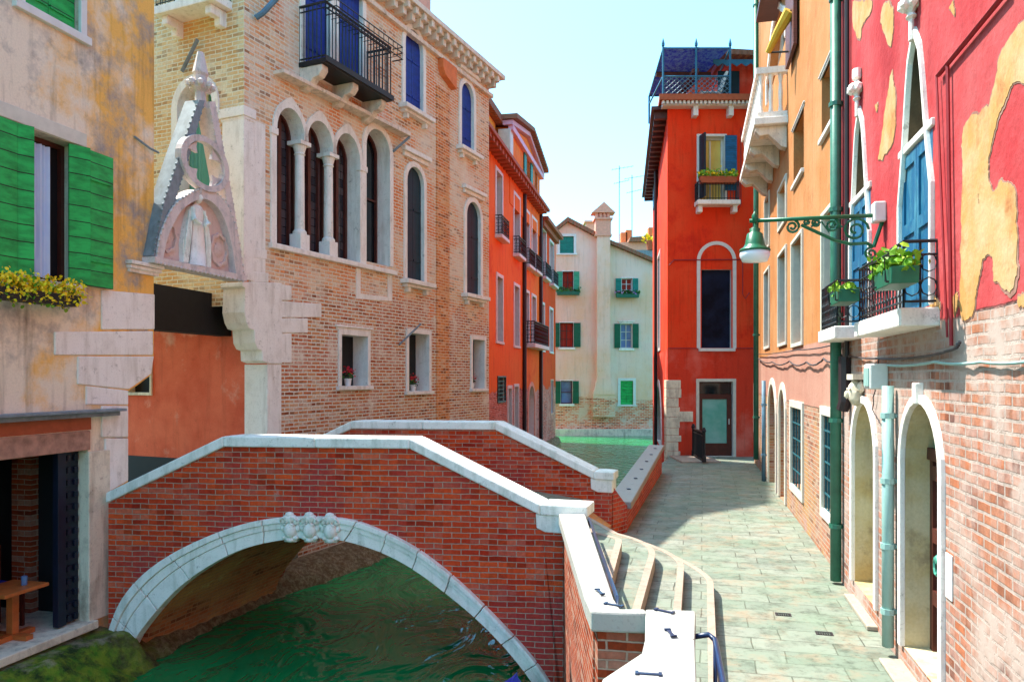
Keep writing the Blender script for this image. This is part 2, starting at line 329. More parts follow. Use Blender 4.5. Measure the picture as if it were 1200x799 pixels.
def vprism(bm, pts, z0, z1):                         # outline in (x, y), heights may be functions
    g = lambda z, p: z(p) if callable(z) else z
    a = [bm.verts.new((x, y, g(z0, (x, y)))) for x, y in pts]; b = [bm.verts.new((x, y, g(z1, (x, y)))) for x, y in pts]; n = len(pts)
    face(bm, a); face(bm, b[::-1])
    for i in range(n): face(bm, [a[i], a[(i+1) % n], b[(i+1) % n], b[i]])
    return bm
def strip(bm, A, Bo, y0, y1, closed=False):          # solid band between two outlines in (x, z)
    n = len(A); q = [[bm.verts.new((x, y, z)) for x, z in L] for L in (A, Bo) for y in (y0, y1)]
    for i in range(n if closed else n-1):
        j = (i+1) % n
        face(bm, [q[0][i], q[0][j], q[2][j], q[2][i]]); face(bm, [q[1][i], q[3][i], q[3][j], q[1][j]])
        face(bm, [q[0][i], q[1][i], q[1][j], q[0][j]]); face(bm, [q[2][i], q[2][j], q[3][j], q[3][i]])
    if not closed:
        for i in (0, n-1): face(bm, [q[0][i], q[2][i], q[3][i], q[1][i]])
    return bm
def tube(bm, pts, r, n=6, closed=False):
    P = [Vector(p) for p in pts]; m = len(P); rings = []
    for i in range(m):
        a = P[(i-1) % m] if (closed or i > 0) else P[i]; b = P[(i+1) % m] if (closed or i < m-1) else P[i]
        t = (b-a).normalized() if (b-a).length > 1e-9 else Vector((0, 0, 1))
        x = t.cross(Vector((0, 0, 1)) if abs(t.z) < .9 else Vector((0, 1, 0))).normalized(); y = t.cross(x)
        rr = r[i] if isinstance(r, (list, tuple)) else r
        rings.append([bm.verts.new(P[i] + (x*math.cos(2*math.pi*k/n) + y*math.sin(2*math.pi*k/n))*rr) for k in range(n)])
    for i in range(m if closed else m-1):
        A, C = rings[i], rings[(i+1) % m]
        for k in range(n): face(bm, [A[k], A[(k+1) % n], C[(k+1) % n], C[k]])
    if not closed: face(bm, rings[0]); face(bm, rings[-1][::-1])
    return bm
def lathe(bm, prof, c=(0, 0, 0), n=16, sx=1, sy=1):  # profile (r, z)
    rings = [[bm.verts.new((c[0]+r*math.cos(2*math.pi*k/n)*sx, c[1]+r*math.sin(2*math.pi*k/n)*sy, c[2]+z)) for k in range(n)] for r, z in prof]
    for A, C in zip(rings, rings[1:]):
        for k in range(n): face(bm, [A[k], A[(k+1) % n], C[(k+1) % n], C[k]])
    face(bm, rings[0]); face(bm, rings[-1][::-1]); return bm
def blob(bm, c, r, s=(1, 1, 1), sub=2):
    bmesh.ops.create_icosphere(bm, subdivisions=sub, radius=r, matrix=Matrix.Translation(c) @ Matrix.Diagonal((*s, 1))); return bm
def leaves(bm, n, pos, size):
    for _ in range(n):
        c = Vector(pos()); s = size*random.uniform(.6, 1.3)
        q = Vector((random.gauss(0, 1), random.gauss(0, 1), random.gauss(0, 1)+.4)).normalized().to_track_quat('Z', 'X').to_matrix() @ Matrix.Rotation(random.uniform(0, 6.3), 3, 'Z')
        vs = [bm.verts.new(c + q @ Vector(p)*s) for p in ((-.5, 0, 0), (-.15, -.38, .06), (.35, -.3, .05), (.55, 0, -.08), (.35, .3, .05), (-.15, .38, .06))]
        face(bm, vs)
    return bm
def outl(u0, u1, z0, z1, kind='rect', n=14):         # opening outline from lower left, counter-clockwise
    w = u1-u0; c = (u0+u1)/2
    if kind == 'rect': return [(u0, z0), (u1, z0), (u1, z1), (u0, z1)]
    p = [(u0, z0), (u1, z0)]
    if kind == 'round':
        r = w/2; zs = z1-r
        p += [(c+r*math.cos(math.pi*i/n), zs+r*math.sin(math.pi*i/n)) for i in range(n+1)]
    elif kind == 'seg':
        h = w*.22; zs = z1-h
        p += [(c+w/2*math.cos(math.pi*i/n), zs+h*math.sin(math.pi*i/n)) for i in range(n+1)]
    else:                                            # pointed; ogee gets a drawn-out tip
        h = min(w*1.15, (z1-z0)*.45) if kind == 'point' else min(w*1.5, (z1-z0)*.6); zs = z1-h
        k = n//2; R_ = []
        for i in range(k+1):
            t = i/k
            if kind == 'point': x = math.cos(t*math.pi/2)**.85; y = math.sin(t*math.pi/2)
            else: x = (1-t)**.55*(1-.12*math.sin(t*math.pi)) if t < 1 else 0; y = t
            R_.append((x*w/2, zs+y*h))
        p += [(c+x, z) for x, z in R_] + [(c-x, z) for x, z in R_[-2::-1]]
    return p
def grow(u0, u1, z0, z1, kind, w, n=14, bottom=False): return outl(u0-w, u1+w, z0-(w if bottom else 0), z1+w*(1.0 if kind in ('rect', 'round', 'seg') else 1.7), kind, n)
def wall(parent, fr, outline, holes, mat, depth=None, reveal='istria', thick=.22, name='wall', v0=0.0):
    bm = NB(); loops = [outline]+[h[0] for h in holes]
    flat = [p for L in loops for p in L]
    vs = [bm.verts.new((u, v0, z)) for u, z in flat]
    for t in tessellate_polygon([[Vector((u, z, 0)) for u, z in L] for L in loops]): face(bm, [vs[i] for i in t])
    k = len(outline)
    if depth:
        back = [bm.verts.new((u, depth, z)) for u, z in outline]
        for i in range(k): face(bm, [vs[i], vs[(i+1) % k], back[(i+1) % k], back[i]])
        face(bm, back)
    bmesh.ops.recalc_face_normals(bm, faces=bm.faces)
    extra = []
    for L, d, *rv in holes:
        mi = 1
        if rv and rv[0]:
            if rv[0] not in extra: extra.append(rv[0])
            mi = 2+extra.index(rv[0])
        a = vs[k:k+len(L)]; k += len(L)
        bk = [bm.verts.new((u, v0+d, z)) for u, z in L]
        for i in range(len(L)):
            f = face(bm, [a[i], a[(i+1) % len(L)], bk[(i+1) % len(L)], bk[i]])
            if f: f.material_index = mi
    me_faces = bm.faces
    me = bpy.data.meshes.new(name); 
    bm.normal_update(); bm.to_mesh(me); bm.free(); me.materials.append(M[mat]); me.materials.append(M[reveal]); [me.materials.append(M[x]) for x in extra]
    o = bpy.data.objects.new(name, me); COL.objects.link(o); o.parent = parent
    o.matrix_parent_inverse = Matrix.Identity(4); o.matrix_basis = WM[parent].inverted() @ fr.M; WM[o] = fr.M.copy()
    return o
def window(root, fr, holes, x0, x1, y0, y1, kind='rect', depth=.22, pane='dark_glass', sur=None, smat='istria', sill=None, lintel=None, frame=None,
           shut=None, shmat='green_shutter', bars=None, name='window', v0=0.0, mull=(1, 2), uzr=None, proud=.035, label=None, rev=None):
    if uzr: u0, u1, z0, z1 = uzr
    else:
        xm = (x0+x1)/2; u0, u1 = fr.uz(x0, 0)[0], fr.uz(x1, 0)[0]; z1, z0 = fr.uz(xm, y0)[1], fr.uz(xm, y1)[1]
    o = outl(u0, u1, z0, z1, kind); holes.append((o, depth, rev)); w = u1-u0
    if shut == 'closed':
        bm = NB(); prism(bm, grow(u0, u1, z0, z1, kind, -.012, bottom=False), v0+.07, v0+.11)
        W = obj(name, B(u0-.02, u1+.02, v0+depth, v0+depth+.02, z0-.02, z1+.02), 'interior', root, fr.M, label=label)
        c = (u0+u1)/2
        bm.free(); bm = NB()
        for a, b in ((u0+.012, c-.004), (c+.004, u1-.012)):
            b2 = NB(); L = [p for p in grow(u0, u1, z0, z1, kind, -.012)]
            # half of the outline
            H = [(max(a, min(b, x)), z) for x, z in L]
            Q = []
            for p in H:
                if not Q or (abs(p[0]-Q[-1][0])+abs(p[1]-Q[-1][1])) > 1e-5: Q.append(p)
            top = max(z for x, z in L)
            prism(b2, Q, v0+.06, v0+.10)
            for zz in (z0+(z1-z0)*.18, z0+(z1-z0)*.62): box(b2, a+.02, b-.02, v0+.045, v0+.0605, zz, zz+.05)
            obj('shutter', b2, shmat, W, fr.M)
    else:
        W = obj(name, B(u0-.02, u1+.02, v0+depth, v0+depth+.02, z0-.02, z1+.02), pane, root, fr.M, label=label)
        if frame:
            b2 = NB(); f = min(.06, w*.12); vf = v0+depth-.06
            strip(b2, outl(u0+.004, u1-.004, z0+.004, z1-.004, kind), outl(u0+f, u1-f, z0+f, z1-f, kind), vf, vf+.05, True)
            nx, nz = mull
            for i in range(1, nx+1): uu = u0+w*i/(nx+1); box(b2, uu-f*.4, uu+f*.4, vf+.005, vf+.045, z0+f, z1-f*1.5)
            for i in range(1, nz+1): zz = z0+(z1-z0)*i/(nz+1); box(b2, u0+f, u1-f, vf+.01, vf+.04, zz-.018, zz+.018)
            obj('sash', b2, frame, W, fr.M)
    if sur:
        e = .006; inn = outl(u0+e, u1-e, z0+(e if kind == 'rect' else 0), z1-e, kind)
        out = grow(u0, u1, z0, z1, kind, sur, bottom=(kind == 'rect' and not sill))
        b2 = NB()
        if kind == 'rect' and not sill: strip(b2, inn, out, v0-proud, v0+.012, True)
        else:
            rot = lambda L: L[1:]+L[:1]
            strip(b2, rot(inn), rot(out), v0-proud, v0+.012)
        obj('surround', b2, smat, W, fr.M, bev=.008)
    if sill:
        p, h = sill[:2]; ov = sill[2] if len(sill) > 2 else (sur or .05)+.05
        b2 = NB(); box(b2, u0-ov, u1+ov, v0-p, v0+.04, z0-h, z0-.002)
        if p > .1:
            box(b2, u0-ov*.7, u1+ov*.7, v0-p*.65, v0+.03, z0-h*1.7, z0-h-.002)
            for uu in (u0-.02, u1+.02): box(b2, uu-.05, uu+.05, v0-p*.5, v0+.02, z0-h*2.8, z0-h*1.7+.004)
        obj('sill', b2, smat, W, fr.M, bev=.008)
    if lintel:
        p, h, up = lintel; b2 = NB(); s = (sur or .05)+.04; zb = z1+up
        box(b2, u0-s, u1+s, v0-p*.5, v0+.03, zb, zb+h*.5); box(b2, u0-s-.05, u1+s+.05, v0-p, v0+.04, zb+h*.5+.002, zb+h)
        obj('lintel', b2, smat, W, fr.M, bev=.008)
    if shut in ('open', 'open_right', 'open_left'):
        hw = w*.5; s = (sur or .0)
        for sd in ((-1, 1) if shut == 'open' else ((1,) if shut == 'open_right' else (-1,))):
            a = u1+.01 if sd > 0 else u0-.01-hw
            b2 = NB(); box(b2, a, a+hw, v0-proud-.055, v0-proud-.012, z0+.02, z1-.02)
            for zz in (z0+(z1-z0)*.15, z0+(z1-z0)*.8): box(b2, a+.02, a+hw-.02, v0-proud-.07, v0-proud-.0555, zz, zz+.06)
            obj('shutter', b2, shmat, W, fr.M)
    if bars:
        b2 = NB(); nx, nz, bmname = bars; vb = v0+.02
        for i in range(nx+1): uu = u0+w*i/nx; box(b2, uu-.012, uu+.012, vb, vb+.024, z0, z1)
        for i in range(nz+1): zz = z0+(z1-z0)*i/nz; box(b2, u0, u1, vb-.008, vb-.0005, zz-.014, zz+.014)
        obj('grille', b2, bmname, W, fr.M)
    return W, (u0, u1, z0, z1)
def railbm(pts, z0, z1, gap=.11, r=.009, scroll=False, top=.016):
    bm = NB()
    tube(bm, [(x, y, z1) for x, y in pts], top, 5); tube(bm, [(x, y, z0+.05) for x, y in pts], r*1.2, 5); tube(bm, [(x, y, z1-.1) for x, y in pts], r*1.1, 5)
    for (xa, ya), (xb, yb) in zip(pts, pts[1:]):
        L = math.hypot(xb-xa, yb-ya); n = max(1, round(L/gap))
        for i in range(n+1):
            t = i/n; x, y = xa+(xb-xa)*t, ya+(yb-ya)*t
            tube(bm, [(x, y, z0), (x, y, z1)], r, 4)
            if scroll and i < n:
                for zc in (z0+(z1-z0)*.32, z0+(z1-z0)*.68):
                    t2 = (i+.5)/n; cx, cy = xa+(xb-xa)*t2, ya+(yb-ya)*t2; q = L/n*.5; dx, dy = (xb-xa)/L, (yb-ya)/L
                    tube(bm, [(cx+dx*q*math.cos(a), cy+dy*q*math.cos(a), zc+q*1.2*math.sin(a)) for a in [k*math.pi/4 for k in range(8)]], r*.7, 4, True)
    return bm
def flowerbox(name, label, Mx, L, D, H, potmat, leafm, bloom=None, n=160, size=.05, spill=.05, rise=.14, cat='flower box', group=None, nb=70, slim=False):
    t = thing(name, label, cat, Mx, group)
    bm = NB(); prism(bm, [(-L/2*.94, 0), (L/2*.94, 0), (L/2, H), (-L/2, H)], -D/2, D/2); obj('trough', bm, potmat, t, bev=.006)
    def pos():
        return (random.uniform(-L/2-.03, L/2+.03), random.gauss(0, D*.33), H+random.uniform(-spill, rise)*random.uniform(.5, 1.2))
    obj('foliage', leaves(NB(), n, pos, size), leafm, t)
    if bloom: obj('blossom', leaves(NB(), nb, lambda: tuple(Vector(pos())+Vector((0, -D*.25, .03))), size*.8), bloom, t)
    return t
# ------------------------------------------------------------------ frames
LB = Fr((-5.2, 9.6), (.25, 1)); PF = Fr((-4.46, 12.78), (.444, 1)); PR = Fr((-4.46, 12.78), (.914, -.406))
_c = PF.M @ Vector((.55, 0, 0)); PL = Fr((_c.x, _c.y), (.914, -.406))
OB = Fr((-.95, 26), (.2, 1)); WH = Fr((2.4, 47.7), (1, 0)); RH = Fr((4.9, 24.2), (1, 0)); RS = Fr((4.9, 24.2), (-.144, -1))
RW = Fr((4.085, 9.55), (-.227, -.974)); BR = Fr((.597, 8.95), (1, -.1235)); I4 = Matrix.Identity(4)
# ------------------------------------------------------------------ setting
struct(obj('canal_water', B(-160, 160, -60, 260, -1.12, -1.1), 'water'))
struct(obj('canal_bed', B(-170, 170, -70, 270, -4.0, -3.4), 'moss'))
quay = [(-3.1, -12), (-.4, 1.0), (.55, 3.95), (.84, 4.4), (.98, 5.25), (.70, 5.28), (.74, 9.0), (.5, 9.1), (1.05, 12.0), (1.62, 12.6), (3.95, 21.3), (5.1, 24.4), (6.0, 30), (8, 35), (70, 35), (70, -12)]
bm = NB(); vprism(bm, quay, -3.4, 0); struct(obj('quay_pavement', bm, 'paving'))
bm = NB(); vprism(bm, [(-4.95, 10.63), (-4.5, 12.75), (-3.9, 14.0), (-9, 20), (-14, 20), (-14, 12.85)], -3.4, .32); struct(obj('alley_floor', bm, 'paving'))
from mathutils import noise as mnoise
e = lambda y, o: -5.2+.25*(y-9.6)+o
inn = [(e(-2, -.1), -2), (e(6, -.1), 6), (e(9.7, -.1), 9.7), (-4.95, 10.6), (-4.55, 12.2), (-3.85, 14.1), (-2.2, 18), (-.6, 22), (-.9, 26), (2.3, 43)]
out = [(e(-2, .8), -2), (e(6, .8), 6), (-4.40, 9.3), (-4.32, 10.4), (-3.75, 12.3), (-2.7, 14.3), (-1.2, 18), (.1, 22), (.0, 26), (2.9, 43)]
bm = NB(); rows = []
for i in range(len(inn)-1):
    L = math.dist(inn[i], inn[i+1]); n = max(2, int(L/.12))
    for j in range(n):
        s_ = j/n; A = Vector(inn[i]).lerp(Vector(inn[i+1]), s_); Z = Vector(out[i]).lerp(Vector(out[i+1]), s_); row = []
        for k in range(12):
            f = k/11; p = A.lerp(Z, f); y = p.y; zi = -.62 if y < 9.7 else -.78
            z = zi-.10*f-.42*max(0, f-.45)**1.2/.487
            nz = mnoise.fractal(Vector((p.x*3, p.y*3, 0)), .8, 2.1, 5)*.09*min(1, f*2)
            row.append(bm.verts.new((p.x+nz*.4, p.y, z+nz)))
        rows.append(row)
for A, Z in zip(rows, rows[1:]):
    for k in range(11): face(bm, [A[k], A[k+1], Z[k+1], Z[k]])
struct(obj('embankment_ledge', bm, 'algae', smooth=True))
struct(obj('far_embankment', B(1.5, 9, 47.2, 47.9, -3.4, -.7), 'old_stone'))

# ------------------------------------------------------------------ ochre house, left foreground
t = thing('town_house', 'ochre and grey stained plaster house with green shutters and an open cafe doorway', 'house', LB.M)
H = []; q = LB.uz
W1, r = window(t, LB, H, 28, 92, -40, 22, shut='closed', shmat='green_shutter', sur=.09, smat='white_paint', sill=(.06, .1), uzr=(LB.uz(27, 0)[0], LB.uz(93, 0)[0], LB.uz(60, 22)[1], LB.uz(60, -60)[1]))
u0, z0 = q(33, 320); u1, z1 = q(80, 158)
W2, r = window(t, LB, H, 0, 0, 0, 0, uzr=(q(30, 0)[0], q(91, 0)[0], q(62, 330)[1], q(62, 160)[1]), depth=.25, pane='interior', frame='dark_wood', mull=(1, 0), sill=(.07, .09, .05), smat='old_stone', shmat='green_shutter')
u0, u1, z0, z1 = r; hw = (u1-u0)*.5
obj('lintel', B(u0-.45, u1+.12, -.025, .05, z1+.004, z1+.17), 'cream_frame', W2, LB.M, bev=.008)
for a, b, v in ((q(94, 0)[0], q(126, 0)[0], -.07), ):
    b2 = NB(); box(b2, a, b, v-.02, v+.025, z0+.0, z1-.03)
    for zz in (z0+.3, z1-.4): box(b2, a-.01, b-.04, v-.035, v-.0205, zz, zz+.05)
    obj('shutter', b2, 'green_shutter', W2, LB.M, bev=.004)
b2 = NB(); a = q(78, 0)[0]; vprism(b2, [(a+.02, -.02), (a+.24, -.12), (a+.26, -.085), (a+.04, .015)], z0+.02, z1-.02); obj('shutter', b2, 'green_shutter', W2, LB.M)
b2 = NB(); a, b = q(-2, 0)[0], q(14, 0)[0]; box(b2, a-.35, b, -.07, -.03, z0, z1-.02); obj('shutter', b2, 'green_shutter', W2, LB.M)
b2 = NB(); vprism(b2, [(b+.01, -.06), (u0-.01, -.13), (u0, -.09), (b+.02, -.02)], z0+.02, z1-.02); obj('shutter', b2, 'green_shutter', W2, LB.M)
du0, du1 = q(-70, 0)[0], q(103, 0)[0]; dz0, dz1 = -.56, q(52, 528)[1]
H.append((outl(du0, du1, dz0, dz1), .3))
px = lambda fr, L: [fr.uz(x, y) for x, y in L]
top = 9.5
ol = [(-9, -1.8), (q(128, 0)[0], -1.8), (q(128, 0)[0], q(128, 580)[1]), (q(150, 0)[0], q(150, 566)[1]), q(150, 458), q(160, 452), q(176, 440), (q(180, 0)[0], q(180, 420)[1]), (q(181, 0)[0], top), (-9, top)]
wall(t, LB, ol, H, 'ochre_plaster', depth=6, reveal='old_stone', thick=.3)
bm = NB()
for L in ([(118, 340), (180, 345), (180, 386), (118, 386)], [(63, 389), (178, 388), (178, 416), (63, 416)], [(90, 417.5), (179, 417.5), (176, 438), (150, 456), (90, 450)], [(100, 452), (149, 457.5), (149, 474), (100, 474)],
          [(118, 475.5), (149, 475.5), (149, 512), (118, 512)], [(122, 513.5), (149, 513.5), (149, 563), (128, 575), (122, 575)]):
    prism(bm, px(LB, L), -.022, .06)
obj('quoin', bm, 'istria', t, LB.M, bev=.012)
bm = NB(); a, b = q(147, 0)[0], q(186, 0)[0]; z = q(165, 308)[1]
for dz, p, s in ((0, .10, .0), (-.055, .07, .02), (-.10, .04, .04)): box(bm, a+s, b-s, -p, .5, z-.05+dz, z+dz)
obj('impost', bm, 'istria', t, LB.M, bev=.008)
bm = NB(); a, b = q(-60, 0)[0], q(136, 0)[0]; z = q(60, 482)[1]; box(bm, a, b, -.17, .02, z-.035, z); box(bm, a, b-.05, -.11, .02, z-.09, z-.0355); obj('cornice', bm, 'lead', t, LB.M, bev=.006)
bm = NB(); box(bm, a, q(104, 0)[0], -.03, .2, q(60, 532)[1], q(60, 508)[1]); obj('beam', bm, 'wood_beam', t, LB.M, bev=.01)
bm = NB(); box(bm, a, q(106, 0)[0], -.012, .05, q(60, 507)[1], q(60, 490)[1]); obj('fascia', bm, 'terracotta', t, LB.M)
bm = NB(); box(bm, q(102, 0)[0], q(127, 0)[0], -.03, .26, -.52, q(114, 528)[1])
obj('door_post', bm, 'old_stone', t, LB.M, bev=.012)
obj('threshold', B(a, q(108, 0)[0], -.10, .8, -.60, -.5), 'old_stone', t, LB.M, bev=.012)
bm = NB(); box(bm, -8, 1, .7, 5.6, -.62, -.52); obj('floor', bm, 'old_stone', t, LB.M)
a, b = q(36, 0, 1.0)[0], q(84, 0, 1.0)[0]; obj('interior_wall', B(a, b, 1.0, 1.3, -.52, dz1+.3), 'sun_dimmed_brick', t, LB.M)
obj('interior_wall', B(q(128, 0)[0]-.10, q(128, 0)[0]-.03, .31, 2.19, -.52, dz1+.4), 'interior', t, LB.M)
obj('interior_wall', B(-8, .9, 2.2, 2.4, -.52, dz1+.4), 'interior', t, LB.M)
obj('ceiling', B(-8, .9, .31, 5.6, dz1+.1, dz1+.2), 'interior', t, LB.M)
bm = NB(); box(bm, -9.2, 1.15, -.45, 6.2, top, top+.18); obj('roof', bm, 'tiles', t, LB.M)
bm = NB(); ga, gb = q(76, 0, .12)[0], q(101, 0, .12)[0]; gz1 = dz1-.02
for k in range(14):
    zz = dz0+.1+k*(gz1-dz0-.1)/14; 
    for j in range(3): box(bm, ga+.02+j*(gb-ga)/3, ga+(j+.7)*(gb-ga)/3, .10, .13, zz, zz+.07)
box(bm, ga, gb, .132, .16, -.48, gz1); box(bm, ga-.14, ga-.02, .08, .16, -.48, gz1); box(bm, gb-.02, gb, .085, .131, -.48, gz1)
obj('folding_gate', bm, 'perforated', t, LB.M, bev=.004)
bm = NB(); u, z = q(156, 163); tube(bm, [(u, -.02, z+.03), (u+.25, -.06, z-.06), (u+.42, -.06, z-.07)], .016, 5); obj('tie_bar', bm, 'lead', t, LB.M)
# curtain and flowers
u0, u1, z0, z1 = r
bm = NB(); n = 40; A = []
for i in range(n+1):
    f = i/n; A.append((u0+.08+(u1-u0)*.5*f, .13+.025*math.sin(f*38)+.01*math.sin(f*17)))
vprism(bm, A+[(x, y+.006) for x, y in A[::-1]], 0, z1-z0-.15)
c = obj('curtain', bm, 'blue_curtain', None, LB.at(0, 0, z0+.05), smooth=False); tag(c, 'blue white curtain drawn in the green shuttered window of the ochre house', 'curtain')
a, b = q(-25, 0)[0], q(73, 0)[0]
flowerbox('flower_box', 'long black trough of yellow flowers under the green shuttered window', LB.at((a+b)/2, -.17, q(40, 357)[1]), b-a, .2, .13, 'planter_black', 'leaf_lime', 'bloom_yellow', 340, .05, .16, .15, nb=1100)
# cafe table, chair, glass
ux, zz = q(14, 0, .35)[0], -.5
tt = thing('cafe_table', 'small orange wooden pedestal table in the cafe doorway', 'table', LB.at(ux, .34, -.5))
obj('tabletop', B(-.34, .25, -.26, .26, .56, .60), 'table_wood', tt, bev=.006); obj('leg', B(-.045, .045, -.045, .045, .06, .56), 'table_wood', tt, bev=.005)
obj('foot', box(B(-.26, .26, -.05, .05, .0, .06), -.05, .05, -.24, .24, .0, .058), 'table_wood', tt, bev=.005)
bm = NB(); lathe(bm, [(.0, 0), (.03, 0), (.035, .10), (.03, .101), (.026, .012), (0, .012)], n=12); g = obj('drinking_glass', bm, 'blue_glass', None, LB.at(ux+.08, .26, .101)); tag(g, 'small glass standing on the orange cafe table', 'glass')
ch = thing('cafe_chair', 'dark chair with a blue seat behind the orange cafe table', 'chair', LB.at(ux+.22, .82, -.5))
obj('seat', B(-.22, .22, -.2, .2, .46, .52), 'blue_paint', ch, bev=.02); obj('backrest', B(-.2, .2, .17, .21, .6, .95), 'dark_wood', ch, bev=.01)
for sx in (-1, 1):
    for sy in (-1, 1): obj('leg', B(sx*.19-.02, sx*.19+.02, sy*.18-.02, sy*.18+.02, 0, .95 if sy > 0 else .46), 'dark_wood', ch)

# ------------------------------------------------------------------ stone gable spanning the alley
u0, zb = LB.uz(172, 302, -.05); u1, zr = LB.uz(278, 322, -.05); zb = (zb+zr)/2
TG = lambda L: [LB.uz(x, y, -.05) for x, y in L]
uc = LB.uz(228, 0, -.05)[0]
t = thing('stone_gable', 'carved grey stone gable with a robed figure and a pierced ring spanning the alley', 'gable', LB.at(uc, -.05, zb))
GM = LB.at(0, -.05, 0)
def gobj(n, bm, m, **k): return obj(n, bm, m, t, GM, **k)
apL, apR = TG([(227, 118)])[0], TG([(243, 120)])[0]
L1 = TG([(171, 300), (183, 240), (203, 180), (225, 118)]); L2 = TG([(181, 290), (195, 240), (212, 188), (232, 119)])
R1 = TG([(279, 322), (266, 240), (255, 180), (244, 120)]); R2 = TG([(271, 310), (259, 240), (250, 190), (237, 120)])
for La, Lb, mt in ((L1, L2, 'lead'), (R1, R2, 'gable_stone')):
    bm = NB(); strip(bm, La, Lb, -.12, .12)
    for Lx in (La, Lb):                              # crockets along the rakes
        for (xa, za), (xb, zc) in zip(Lx, Lx[1:]):
            for i in range(9): blob(bm, (xa+(xb-xa)*i/9, -.11, za+(zc-za)*i/9), .022, (1, 1, 1), 1)
    gobj('rake', bm, mt)
A1 = TG([(173, 306), (178, 275), (193, 243), (212, 228), (229, 222), (246, 228), (261, 248), (271, 285), (277, 324)])
A2 = TG([(181, 306), (187, 279), (200, 252), (214, 239), (229, 234), (242, 240), (254, 258), (263, 290), (268, 324)])
def refine(L, k=5):
    o = []
    for i in range(len(L)-1):
        p0, p1, p2, p3 = L[max(0, i-1)], L[i], L[i+1], L[min(len(L)-1, i+2)]
        for j in range(k):
            s = j/k; o.append(tuple(.5*((2*b)+(-a+c)*s+(2*a-5*b+4*c-d)*s*s+(-a+3*b-3*c+d)*s**3) for a, b, c, d in zip(p0, p1, p2, p3)))
    return o+[L[-1]]
A1, A2 = refine(A1), refine(A2)
bm = NB(); strip(bm, A1, A2, -.14, .10)
for x, z in A1[::1]: blob(bm, (x, -.14, z), .024, (1, .8, 1), 1)
gobj('arch_band', bm, 'gable_stone', bev=.006)
bm = NB(); prism(bm, A2+[], -.02, .08); gobj('lunette', bm, 'lunette_stone')
bm = NB(); prism(bm, TG([(170, 301), (279, 323.5), (279, 330), (170, 308)]), -.16, .14)
for i in range(22): x, z = TG([(172+i*4.9, 308+i*1.02)])[0]; blob(bm, (x, -.15, z), .025, (1, 1, 1), 1)
gobj('base_moulding', bm, 'gable_stone')
(cx, cz) = TG([(231, 193)])[0]; rx = TG([(258, 193)])[0][0]-cx; rz = TG([(231, 162)])[0][1]-cz
ring = lambda k: [(cx+rx*k*math.cos(a), cz+rz*k*math.sin(a)) for a in [i*math.pi/18 for i in range(36)]]
bm = NB(); strip(bm, ring(1.02), ring(.80), -.16, -.06, True)
for x, z in ring(.98): blob(bm, (x, -.155, z), .02, (1, .8, 1), 1)
gobj('oculus_ring', bm, 'gable_stone')
for a in range(4):                                   # quatrefoil cusps
    an = math.pi/4+a*math.pi/2; P = []
    for s, rr in ((-.42, .82), (-.2, .62), (0, .42), (.2, .62), (.42, .82)): P.append((cx+rx*rr*math.cos(an+s), cz+rz*rr*math.sin(an+s)))
    bm = NB(); prism(bm, P, -.13, -.08); gobj('cusp', bm, 'gable_stone')

(fx, fz) = TG([(235, 118)])[0]; s = (TG([(235, 88)])[0][1]-fz)
bm = NB(); lathe(bm, [(.0, -.1), (.11, -.1), (.10, .12), (.17, .16), (.21, .24), (.13, .26), (.12, .36), (.15, .40), (.06, .72), (.0, s*1.25)], (fx, 0, fz), 8, .9, .7)
for a in range(8): blob(bm, (fx+.2*math.cos(a*.785), .15*math.sin(a*.785), fz+.22), .05, (1, 1, 1.3), 1)
gobj('finial', bm, 'gable_stone')
for X, Y, rr in ((193, 277, 11), (254, 293, 10)):
    (sx_, sz_) = TG([(X, Y)])[0]; r0 = abs(TG([(X+rr, Y)])[0][0]-sx_)
    bm = NB(); C1 = [(sx_+r0*(1+.06*math.cos(8*a))*math.cos(a), sz_+r0*1.15*(1+.06*math.cos(8*a))*math.sin(a)) for a in [i*math.pi/24 for i in range(48)]]
    C2 = [(sx_+(x-sx_)*.82, sz_+(z-sz_)*.82) for x, z in C1]
    strip(bm, C1, C2, -.06, .0, True); blob(bm, (sx_, -.02, sz_), r0*.5, (1, .25, 1.1)); gobj('roundel', bm, 'lunette_stone')
# robed relief figure
(bx, bz) = TG([(225, 312)])[0]; ht = TG([(231, 236)])[0][1]-bz+.1
bm = NB(); k = ht/1.75
prof = [(0, .0, .30), (.0, .02, .30), (.5, .0, .24), (.9, .0, .20), (1.15, .0, .20), (1.32, .0, .21), (1.42, .0, .17), (1.47, .0, .07), (1.52, .0, .06)]
rings = []
for z, yo, rr in prof:
    rings.append([bm.verts.new((bx+k*(rr*(1+.09*math.cos(9*a)*(z < 1.0))*math.cos(a)+.03*math.sin(z*2)), -.03-k*.06+k*rr*.55*math.sin(a), bz+k*z)) for a in [i*2*math.pi/36 for i in range(36)]])
for Aa, Bb in zip(rings, rings[1:]):
    for i in range(36): face(bm, [Aa[i], Aa[(i+1) % 36], Bb[(i+1) % 36], Bb[i]])
face(bm, rings[-1]); hx = bx+.03*k
blob(bm, (hx, -.06-k*.05, bz+k*1.62), k*.115, (.85, .95, 1.2), 3); blob(bm, (hx, -.06-k*.165, bz+k*1.60), k*.022, (.8, 1, 1.6), 1)
for sx in (-1, 1): blob(bm, (hx+sx*k*.04, -.06-k*.148, bz+k*1.64), k*.014, (1.3, .6, .7), 1)
blob(bm, (hx, -.06-k*.15, bz+k*1.545), k*.02, (1.4, .6, .5), 1)
gobj('statue', bm, 'istria', smooth=True)
bm = NB()                                            # mantle spread to both sides, arms beneath it, crown
